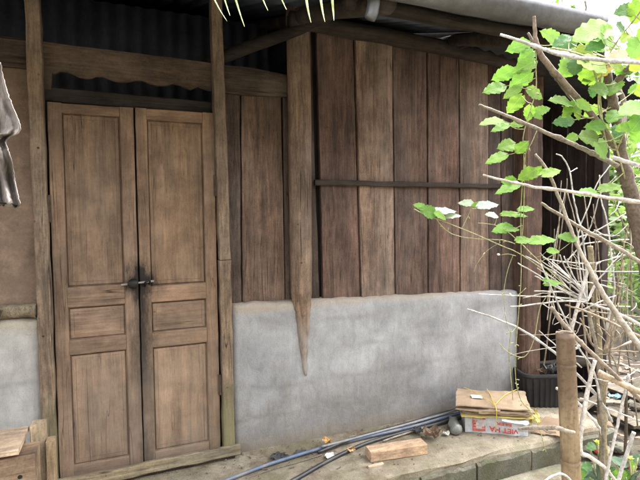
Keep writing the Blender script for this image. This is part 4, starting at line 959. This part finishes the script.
pole([(612, 157, 1.56), (640, 166, 1.52), (680, 178, 1.46)], 2.6, TW_PALE, 'short pale stick sticking out right of the trunk fork', color=(1.15, 1.12, 1.1))
pole([(483, 175, 1.6), (512, 182, 1.6), (535, 187, 1.58), (580, 193, 1.54), (618, 199, 1.5), (690, 210, 1.4)], (1.2, 1.6, 1.7, 2.0, 2.2, 2.3), TW_PALE, 'long pale stick crossing in front of the dark shed', nodes=.1, color=(1.0, .92, .82))
pole([(535, 154, 1.68), (548, 172, 1.67), (560, 200, 1.66), (573, 235, 1.64), (588, 267, 1.6), (607, 300, 1.56), (637, 343, 1.5), (680, 400, 1.42)], (1.5, 1.8, 2.0, 2.2, 2.6, 3.2, 3.8, 4), TW_TAN, 'tan stick slanting down to the lower right')
pole([(541, 203, 1.72), (568, 220, 1.7), (592, 234, 1.66), (620, 249, 1.62), (640, 262, 1.58), (690, 290, 1.5)], (1.7, 2.1, 2.2, 2.4, 2.5, 2.5), TW_TAN, 'grey tan stick slanting right below the long pale one', color=(.9, .88, .86))
pole([(590, 246, 1.9), (592, 270, 1.9), (595, 305, 1.9), (598, 340, 1.9), (601, 390, 1.92), (604, 450, 1.95), (606, 520, 1.97)], (3.4, 3.6, 3.6, 3.8, 4.0, 4.2, 4.4), TW_TAN, 'thin upright bamboo cane with a cut top', 'bamboo_cane', nodes=.16, cat='bamboo', color=(.82, .8, .62), n=10)
pole([(629, 374, 1.6), (622, 405, 1.6), (615, 435, 1.6), (609, 463, 1.6), (602, 500, 1.6)], 1.8, TW_PALE, 'thin white stick standing among the low plants', wob=.002)
pole([(598, 372, 1.6), (620, 383, 1.56), (640, 392, 1.53), (690, 415, 1.48)], (3.6, 3.6, 3.8, 4), TW_TAN, 'cut pale stick with a raw end at the right edge', color=(1.3, 1.15, 1.0))
pole([(595, 360, 1.62), (589, 384, 1.61), (584, 412, 1.6), (580, 449, 1.6), (590, 457, 1.62), (605, 468, 1.66), (618, 484, 1.7)], (2.2, 2.4, 2.6, 2.8, 2.4, 2.0, 1.8), TW_PALE, 'white bent stick with a sharp elbow near the plants', color=(1.15, 1.12, 1.08), wob=.001)
pole([(626, 385, 2.2), (626, 425, 2.2), (625, 460, 2.2)], 1.8, TW_BROWN, 'dark upright stem near the right edge', color=(.4, .35, .3))
pole([(634, 432, 1.8), (628, 450, 1.8), (621, 472, 1.8), (614, 495, 1.8)], 2.2, TW_PALE, 'short pale stick at the lower right edge')
pole([(551, 307, 1.56), (571, 333, 1.56), (600, 361, 1.56), (617, 377, 1.56), (660, 420, 1.56)], (2.4, 2.6, 2.4, 2.4, 2.5), TW_TAN, 'grey stick leaning across the top of the bamboo post', color=(.85, .8, .78))
pole([(467, 309, 1.9), (490, 316.5, 1.88), (520, 329, 1.84), (550, 349, 1.8), (575, 372, 1.78), (600, 400, 1.76), (612, 422, 1.76)], (.9, 1.1, 1.3, 1.5, 1.6, 1.6, 1.5), TW_PALE, 'thin grey stick with a black knot before the plaster', nodes=.25, color=(.85, .85, .85))
pole([(556, 388, 1.9), (575, 400, 1.88), (598, 426, 1.86), (603, 436, 1.86)], 1.8, TW_PALE, 'short white stick behind the bamboo post', color=(1.1, 1.08, 1.05))
pole([(540, 484, 1.4), (560, 474, 1.42), (575, 484, 1.44)], 1.5, TW_PALE, 'pale stick end at the foot of the bamboo post')
# dead shrub: pale twigs fanning from one crown
sh = thing('dead_shrub', 'pale leafless shrub of thin twigs in front of the dark shed', 'shrub', D(606, 620, 1.75))
def br(pxs, r, mat=TW_PALE, color=None, wob=.003):
    m = MB(); k = pxs[0][2]; pts = [D(*q) for q in pxs]
    m.tube(pts, [MM(r, 1.7) * .68 * (.6 + .4 * i / max(1, len(pts) - 1)) for i in range(len(pts))], 6, 5, wob); m.build('branch', mat, sh, smooth=True, color=color)
br([(588, 308, 1.72), (592, 330, 1.72), (597, 352, 1.73), (602, 420, 1.74), (606, 520, 1.75), (608, 640, 1.75)][::-1], 3.2, TW_TAN, (.7, .7, .7))
rt = (587, 301, 1.7)
for q in [[(518, 263, 1.62), (545, 279, 1.66), (572, 294, 1.7)], [(540, 260, 1.74), (562, 275, 1.72), (581, 290, 1.71)], [(546, 259, 1.78), (566, 274, 1.74), (584, 291, 1.71)], [(537, 268, 1.66), (560, 283, 1.68), (580, 297, 1.7)], [(552, 261, 1.8), (570, 277, 1.76), (585, 291, 1.71)], [(535, 276, 1.6), (556, 287, 1.65), (577, 298, 1.7)], [(540, 253, 1.7), (559, 270, 1.7), (580, 287, 1.7)], [(560, 255, 1.6), (567, 271, 1.65), (580, 290, 1.7)], [(478, 294, 1.8), (520, 296, 1.76), (555, 297, 1.72)], [(510, 306.5, 1.62), (545, 303, 1.65), (577, 300, 1.69)], [(534, 291, 1.78), (560, 292, 1.74), (580, 295, 1.71)], [(523, 298, 1.6), (535, 295, 1.64), (546, 293, 1.66), (572, 293, 1.7)], [(556, 298, 1.6), (575, 302, 1.66)], [(525, 256, 1.74), (550, 270, 1.73), (575, 288, 1.71)]]:
    br(q + [rt], random.uniform(1.0, 1.7), color=random.choice([(1, 1, 1), (1.1, 1.06, 1.02), (.85, .82, .8)]))
br([(541, 264, 1.6), (552, 290, 1.62), (568, 325, 1.65), (578, 346, 1.68), (594, 372, 1.7), (600, 400, 1.72)], 1.7)
br([(565, 305, 1.66), (585, 311, 1.64), (612, 323, 1.62), (628, 331, 1.6), (660, 345, 1.58)], 2.2, TW_TAN, (1, .92, .85))
br([(590, 303.5, 1.7), (615, 312, 1.66), (640, 325, 1.62), (670, 345, 1.58)], 2.8, color=(1.15, 1.1, 1.05))
br([(556, 154, 1.75), (563, 158, 1.75), (570, 172, 1.75), (573, 196, 1.74), (577, 213, 1.74), (583, 240, 1.72), (586, 262, 1.71), rt], 1.5)
br([(570, 172, 1.75), (574, 170, 1.77), (577, 168, 1.79)], 1.0)
br([(611, 165, 1.8), (597, 184, 1.79), (588, 208, 1.78), (580, 228, 1.77), (578, 250, 1.75), (582, 284, 1.72), rt], 1.3)
br([(599.5, 175, 1.85), (600, 190, 1.85), (602, 203, 1.84), (607, 222, 1.83), (612, 262, 1.8), (614, 292, 1.78), (606, 330, 1.76)], 1.6, color=(.95, .95, .9))
br([(616, 176, 1.7), (604, 189, 1.72), (598, 200, 1.74), (591, 225, 1.76), (582, 243, 1.76), (567, 262, 1.75)], 1.0)
br([(626, 213, 1.75), (612, 222, 1.75), (596, 231, 1.76), (575, 239, 1.77)], 1.3, color=(1.1, 1.05, .95))
br([(630, 222, 1.72), (618, 234, 1.73), (608, 236, 1.74), (594, 230, 1.76)], 1.0)
br([(632, 214, 1.8), (625, 240, 1.8), (622, 258, 1.8), (617, 290, 1.8), (612, 322, 1.78), (606, 348, 1.76)], 1.5, TW_TAN, (.9, .8, .7))
br([(624, 252, 1.7), (610, 266, 1.71), (596, 283, 1.72), rt], 1.4)
br([(601, 262, 1.7), (597, 264, 1.7), (595, 272, 1.71), (597, 280, 1.71), (592, 292, 1.71), rt], 1.8, color=(1.15, 1.12, 1.1))
br([(589, 268, 1.66), (583, 287, 1.67), (577.5, 307, 1.68), (572, 328, 1.69), (569, 345, 1.7)], 3.0, color=(1.15, 1.12, 1.1))
br([(564, 256, 1.72), (571, 272, 1.72), (580, 288, 1.71), rt], 1.3)
br([(582, 263, 1.73), (584, 280, 1.72), rt], 1.3, color=(.8, .75, .7))
br([(572, 349, 1.6), (578, 347, 1.6), (583, 341, 1.6)], 2.4)
rt2 = (604, 352, 1.74)
for q in [[(632, 324, 1.68), (618, 338, 1.71)], [(642, 352, 1.66), (620, 351, 1.7)], [(619, 376, 1.72), (615, 362, 1.73), (609, 353, 1.74)], [(580, 318, 1.78), (586, 330, 1.77), (592, 344, 1.76)], [(613, 308, 1.72), (609, 330, 1.73)], [(618, 303, 1.78), (614, 330, 1.76)], [(644, 338, 1.7), (620, 347, 1.72)], [(632, 340, 1.8), (618, 348, 1.76)]]:
    br(q + [rt2], random.uniform(1.4, 2.0), TW_TAN if random.random() < .6 else TW_PALE, (.95, .9, .82))
random.seed(79)
for i in range(16):                               # upright thin canes before the recess
    x = random.uniform(548, 640); k = random.uniform(1.75, 2.05); y = random.uniform(165, 260); dx = random.uniform(-28, 28)
    br([(x, y, k), (x + dx * .4 + random.uniform(-4, 4), y + 60, k), (x + dx, y + random.uniform(110, 190), k)], random.uniform(.9, 1.6), random.choice([TW_PALE, TW_TAN, TW_TAN, TW_BROWN]), random.choice([(.9, .87, .82), (.7, .65, .6), (1.0, .96, .9)]))
random.seed(78)
for i in range(34):                               # longer thin shoots
    x = random.uniform(575, 650); y = random.uniform(235, 400); k = random.uniform(1.66, 2.0); a = random.choice([random.uniform(1.1, 2.3), random.uniform(2.4, 3.6), random.uniform(-.6, .6)]); L = random.uniform(30, 75)
    br([(x + L * math.cos(a), y - L * math.sin(a), k + random.uniform(-.05, .05)), (x + L * .55 * math.cos(a) + random.uniform(-4, 4), y - L * .55 * math.sin(a) + random.uniform(-4, 4), k), (x, y, k + .02)], random.uniform(.8, 1.5), random.choice([TW_PALE, TW_PALE, TW_TAN, TW_BROWN]), random.choice([(1, .97, .92), (.8, .75, .7), (1.1, 1.06, 1.0)]))
random.seed(77)
for i in range(26):                               # finer side twigs
    x = random.uniform(548, 632); y = random.uniform(215, 345); k = random.uniform(1.66, 1.85); a = random.uniform(0, 6.28); L = random.uniform(8, 26)
    br([(x, y, k), (x + L * .5 * math.cos(a) + 2, y + L * .5 * math.sin(a), k + .01), (x + L * math.cos(a), y + L * math.sin(a), k + .03)], random.uniform(.5, .9), random.choice([TW_PALE, TW_TAN]), (.95, .92, .88))
# the bamboo post
bp = thing('bamboo_post', 'thick cut bamboo post standing on the path in front of the ledge', 'bamboo post', D(567, 700, 1.52))
kb = 1.5; topb = D(565, 332, kb); _q = D(571.5, 480, 1.51); bot = topb + (_q - topb) * ((topb.z + .22) / (topb.z - _q.z)); axb = (bot - topb); Lb = axb.length; axb.normalize()
rb = MM(8.7, kb); prof = []; nodesz = [.098, .40, .66, .9]
hs_ = sorted(set([i * .02 for i in range(int(Lb / .02) + 1)] + [Lb] + [z + e for z in nodesz for e in (-.006, -.002, .002, .006, .009)]))
for h in hs_:
    r = rb * (1 + .07 * h)
    for z in nodesz:
        e = h - z
        if abs(e) < .0025: r *= .93
        elif abs(e) < .0075: r *= 1.055
    prof.append((h, r))
u = axb.orthogonal().normalized(); w_ = axb.cross(u); rings = []
def bring(h, r, j0=0): return [topb + axb * (h + (.006 * mnoise.noise((math.cos(2 * math.pi * j / 24) * 2, math.sin(2 * math.pi * j / 24) * 2, 3)) if h < .01 else 0)) + (u * math.cos(2 * math.pi * j / 24) + w_ * math.sin(2 * math.pi * j / 24)) * r for j in range(24)]
m = MB(); m.loft([bring(.09, rb * .80), bring(.004, rb * .84)] + [bring(max(h, .001), r) for h, r in prof], caps=True); m.build('culm', BAMBOO, bp, smooth=True)
m = MB(); m.lathe([(0, rb * .8), (.002, rb * .8)], topb + axb * .010, axb, 20); m.build('hollow_shade_disc', W_DARK, bp)  # dark disc just below the rim, paints the shade inside the hollow
stick('branch', [D(519, 429, 1.62), D(530, 428, 1.56), D(546, 427.5, 1.5), D(558, 428, 1.46), D(566, 431, 1.445), D(574, 432.5, 1.45)], [MM(r, 1.5) for r in (1.4, 1.8, 2.2, 2.3, 2.2, 1.8)], TW_TAN, 'light brown forked twig held across the bamboo post', 'twig')
stick('branch', [D(543, 428, 1.51), D(548, 432, 1.49), D(556, 432.5, 1.48)], [MM(r, 1.5) for r in (1.6, 1.3, .8)], TW_TAN, 'small side spur of the twig on the bamboo post', 'twig')

# low plants at the lower right corner
def blade(par, pts, w, mat=LEAF_BL):
    m = MB(); P = [D(*p) for p in pts]; rings = []
    n = 14
    for i in range(n + 1):
        t = i / n; q = t * (len(P) - 1); a = min(int(q), len(P) - 2); p = P[a].lerp(P[a + 1], q - a)
        tn = (P[a + 1] - P[a]).normalized(); sd_ = tn.cross(CF).normalized(); ww = w * math.sin(math.pi * (.08 + .9 * t)) ** .8
        rings.append([p - sd_ * ww, p - CF * ww * -.35, p + sd_ * ww, p + CF * (ww * .35 + .001)])
    m.loft(rings); m.build('leaf', mat, par, smooth=True)
def low_plant(px, py, k, label, heads, leaves, blades, stems=()):
    t = thing('flowering_plant', label, 'plant', D(px, py, k), 'low flowering plants at the path edge'); m = MB()
    b = D(px, py, k)
    for hx, hy in heads: m.tube([b, D((px + hx) / 2 + 2, (py + hy) / 2, k), D(hx, hy, k)], MM(.9, k), 6, 4, .002)
    for q in leaves: m.tube([b, D((px + q[0]) / 2, (py + q[1]) / 2 - 3, k), D(q[0], q[1], k)], MM(.6, k), 5, 3, .002)
    m.build('stem', STEM_G, t, smooth=True)
    for q in leaves: leaf(t, *q, k, 'ovate', random.choice([LEAF_DK, LEAF_BL, LEAF]))
    for hx, hy in heads:
        f = MB()
        for j in range(12):
            a = random.uniform(0, 6.28); e = random.uniform(.1, 1.2); d = (CR * math.cos(a) + CF * math.sin(a)) * math.cos(e) + CU * math.sin(e)
            c = D(hx, hy, k); s_ = d.cross(CU + CR * .3).normalized() * .008; f.add([c, c + d * .011 + s_, c + d * .021, c + d * .011 - s_], [[0, 1, 2, 3]])
        f.build('flower_head', LEAF_YF, t)
        m = MB(); m.lathe([(0, .002), (.004, .008), (.016, .006), (.02, .002)], D(hx - 1, hy + 9, k), CU, 8); m.build('red_bract', simple('red_bract', (.35, .04, .03), .6, 30, .3), t, smooth=True)
    for bl in blades: blade(t, bl, MM(3.0, k))
LEAF_YF = leafm('yellow_green_flower', (.42, .5, .10), (.55, .6, .18), (.5, .55, .2), .3)
random.seed(31)
low_plant(600, 500, 2.0, 'low plant with a long blue green blade leaf by the bent stick', [(597, 444), (605, 451)], [(590, 447, 12, 5, 185), (586, 467, 14, 6, 170), (590, 478, 12, 7, 200), (610, 470, 14, 7, 20), (612, 478, 14, 7, 350), (606, 464, 10, 5, 60)], [[(599, 482, 2.0), (599, 466, 1.97), (602, 446, 1.95)], [(597, 480, 2.0), (590, 472, 1.96), (584, 478, 1.92)]])
low_plant(630, 505, 2.0, 'low plant with a yellow flower head at the right edge', [(629, 459)], [(620, 462, 14, 6, 170), (634, 466, 14, 8, 330), (618, 474, 14, 7, 190), (638, 458, 12, 6, 20), (626, 477, 12, 7, 250), (615, 460, 12, 5, 160)], [[(630, 490, 2.0), (634, 476, 1.96), (641, 470, 1.92)]])
low_plant(572, 505, 2.1, 'low green tuft at the foot of the bamboo post', [], [(580, 474, 12, 6, 150), (586, 470, 12, 6, 30), (578, 480, 12, 6, 200)], [])

# clutter on the soil of the shed
def sg(px, py, dz=0): p = Z(px, py, -.165); p.z += dz; return p
stick('log', [Vector((2.98, .10, .13)), Vector((3.35, .02, .15)), Vector((3.64, -.05, .17))], .045, W_LOG, 'dark log lying across the shed opening', 'log', n=12, wob=.004, color=(.7, .65, .6))
for i, (a, b, w, tint, lab) in enumerate([((577, 398), (640, 432), .10, (.42, .39, .36), 'grey plank slanting over the soil behind the cane'), ((596, 386), (650, 408), .13, (.3, .27, .26), 'dark plank on the soil at the right edge'), ((562, 407), (625, 411), .07, (.62, .6, .57), 'pale grey lath on the soil behind the bamboo post'), ((575, 425), (600, 404), .06, (.5, .45, .42), 'short dark lath beside the upright cane')]):
    A, B = sg(*a, .03 + i * .014), sg(*b, .035 + i * .014); m = MB(); m.beam(A, B, w, .022, (B - A).cross(Vector((0, 0, 1))), c=.003, jit=.003)
    tag(m.build('plank', W_SILL, base=A, color=tint), lab, 'plank')
p = sg(614, 407, .05); m = MB()
o = crumple('wrapper', 614, 407, .10, .05, BLUEP, 'pale blue wrapper on the planks at the right', 'wrapper', 41, .9); o.location = p
random.seed(3)
for i in range(26):
    px, py = random.uniform(578, 660), random.uniform(392, 470); c = sg(px, py, .01); m = MB(); r = random.uniform(.02, .055)
    bmx = bmesh.new(); bmesh.ops.create_icosphere(bmx, subdivisions=2, radius=r)
    for v in bmx.verts: v.co = Vector((v.co.x * 1.2, v.co.y, v.co.z * .6)) * (1 + .35 * mnoise.noise(v.co * 22 + Vector((i, 0, 0)))) + c
    m.add([v.co.copy() for v in bmx.verts], [[v.index for v in f.verts] for f in bmx.faces]); bmx.free()
    tag(m.build('stone', G_SOIL if i % 3 else G_BLOCK, base=c), 'dull stone lying among the litter on the soil at lower right', 'stone', 'stones on the soil')
lit = MB()
for i in range(520):
    x = random.uniform(2.75, 5.2); y = random.uniform(-1.3, .9); z = -.165 + random.uniform(0, .03); a = random.uniform(0, 6.28); L = random.uniform(.02, .06)
    u = Vector((math.cos(a), math.sin(a), random.uniform(-.3, .3))) * L; v = Vector((-math.sin(a), math.cos(a), random.uniform(-.3, .3))) * L * .4; c = Vector((x, y, z))
    lit.add([c - u, c - v, c + u, c + v], [[0, 1, 2, 3]])
tag(lit.build('leaf_litter', DLEAF), 'brown dead leaves scattered on the soil', 'leaf litter', kind='stuff')
# ------------------------------------------------------------------ greenery behind
def shrub(name, label, c, rad, n, leafsz, mat, trunk, seed, cat, group=None, squash=1.0):
    random.seed(seed); t = thing(name, label, cat, (c[0], c[1], trunk), group); c = Vector(c)
    m = MB(); cl = [c + Vector((random.gauss(0, .42), random.gauss(0, .42), random.gauss(0, .42) * squash)) * rad for _ in range(16)]
    for q in range(n):
        b = random.choice(cl); d = Vector((random.gauss(0, 1), random.gauss(0, 1), random.gauss(0, 1))).normalized() * rad * .42 * random.random() ** .45; d.z *= squash
        p = b + d; a = Vector((random.gauss(0, 1), random.gauss(0, 1), random.gauss(0, .5))).normalized(); s_ = a.cross(Vector((random.gauss(0, 1), random.gauss(0, 1), random.gauss(0, 1)))).normalized()
        L = leafsz * random.uniform(.6, 1.3); m.add([p - a * L, p - s_ * L * .38, p + a * L, p + s_ * L * .38], [[0, 1, 2, 3]])
    m.build('crown', mat, t)
    m = MB(); foot = Vector((c.x, c.y, trunk)); m.tube([foot, foot.lerp(c, .5) + Vector((.1 * rad, 0, 0)), c], (rad * .07, rad * .03), 8, 4, rad * .02)
    for b in cl[:9]: m.tube([foot.lerp(c, .6), foot.lerp(c, .6).lerp(b, .5) + Vector((0, 0, .05)), b], (rad * .03, rad * .01), 6, 4, rad * .02)
    m.build('trunk', TW_BROWN, t, smooth=True)
for i, (c, r, n, sz, lab) in enumerate([((6.2, 1.2, .8), .9, 1800, .07, 'light green bush behind the shed corner'), ((7.4, .9, .7), 1.0, 1800, .08, 'bush at the right edge behind the trunk'), ((8.2, 3.2, 1.6), 1.5, 2600, .11, 'taller bush farther back right of the shed'), ((6.0, .1, .1), .5, 900, .06, 'low bush on the soil right of the shed'), ((10.5, 4.0, 1.5), 1.8, 2600, .13, 'far bush at the right edge')]):
    shrub('bush', lab, c, r, n, sz, BUSH_A, -.25, 50 + i, 'bush', 'bushes beyond the shed')
shrub('tree', 'thin leafy tree rising behind the roof', (10.5, 7.5, 6.1), 1.5, 900, .13, BUSH_B, -.3, 71, 'tree', 'trees behind the roof')
shrub('tree', 'small sparse tree peeping over the gutter end', (11.6, 5.4, 5.0), .6, 130, .12, BUSH_B, -.3, 72, 'tree', 'trees behind the roof')
random.seed(9)
stick('bare_twig', [Vector((3.3, 1.2, 2.5)) if False else D(585.5, 40, 3.6), D(585, 22, 3.6), D(586, 8, 3.62), D(585, 1, 3.63)], .008, TW_BROWN, 'bare twig sticking up over the gutter end', 'twig')
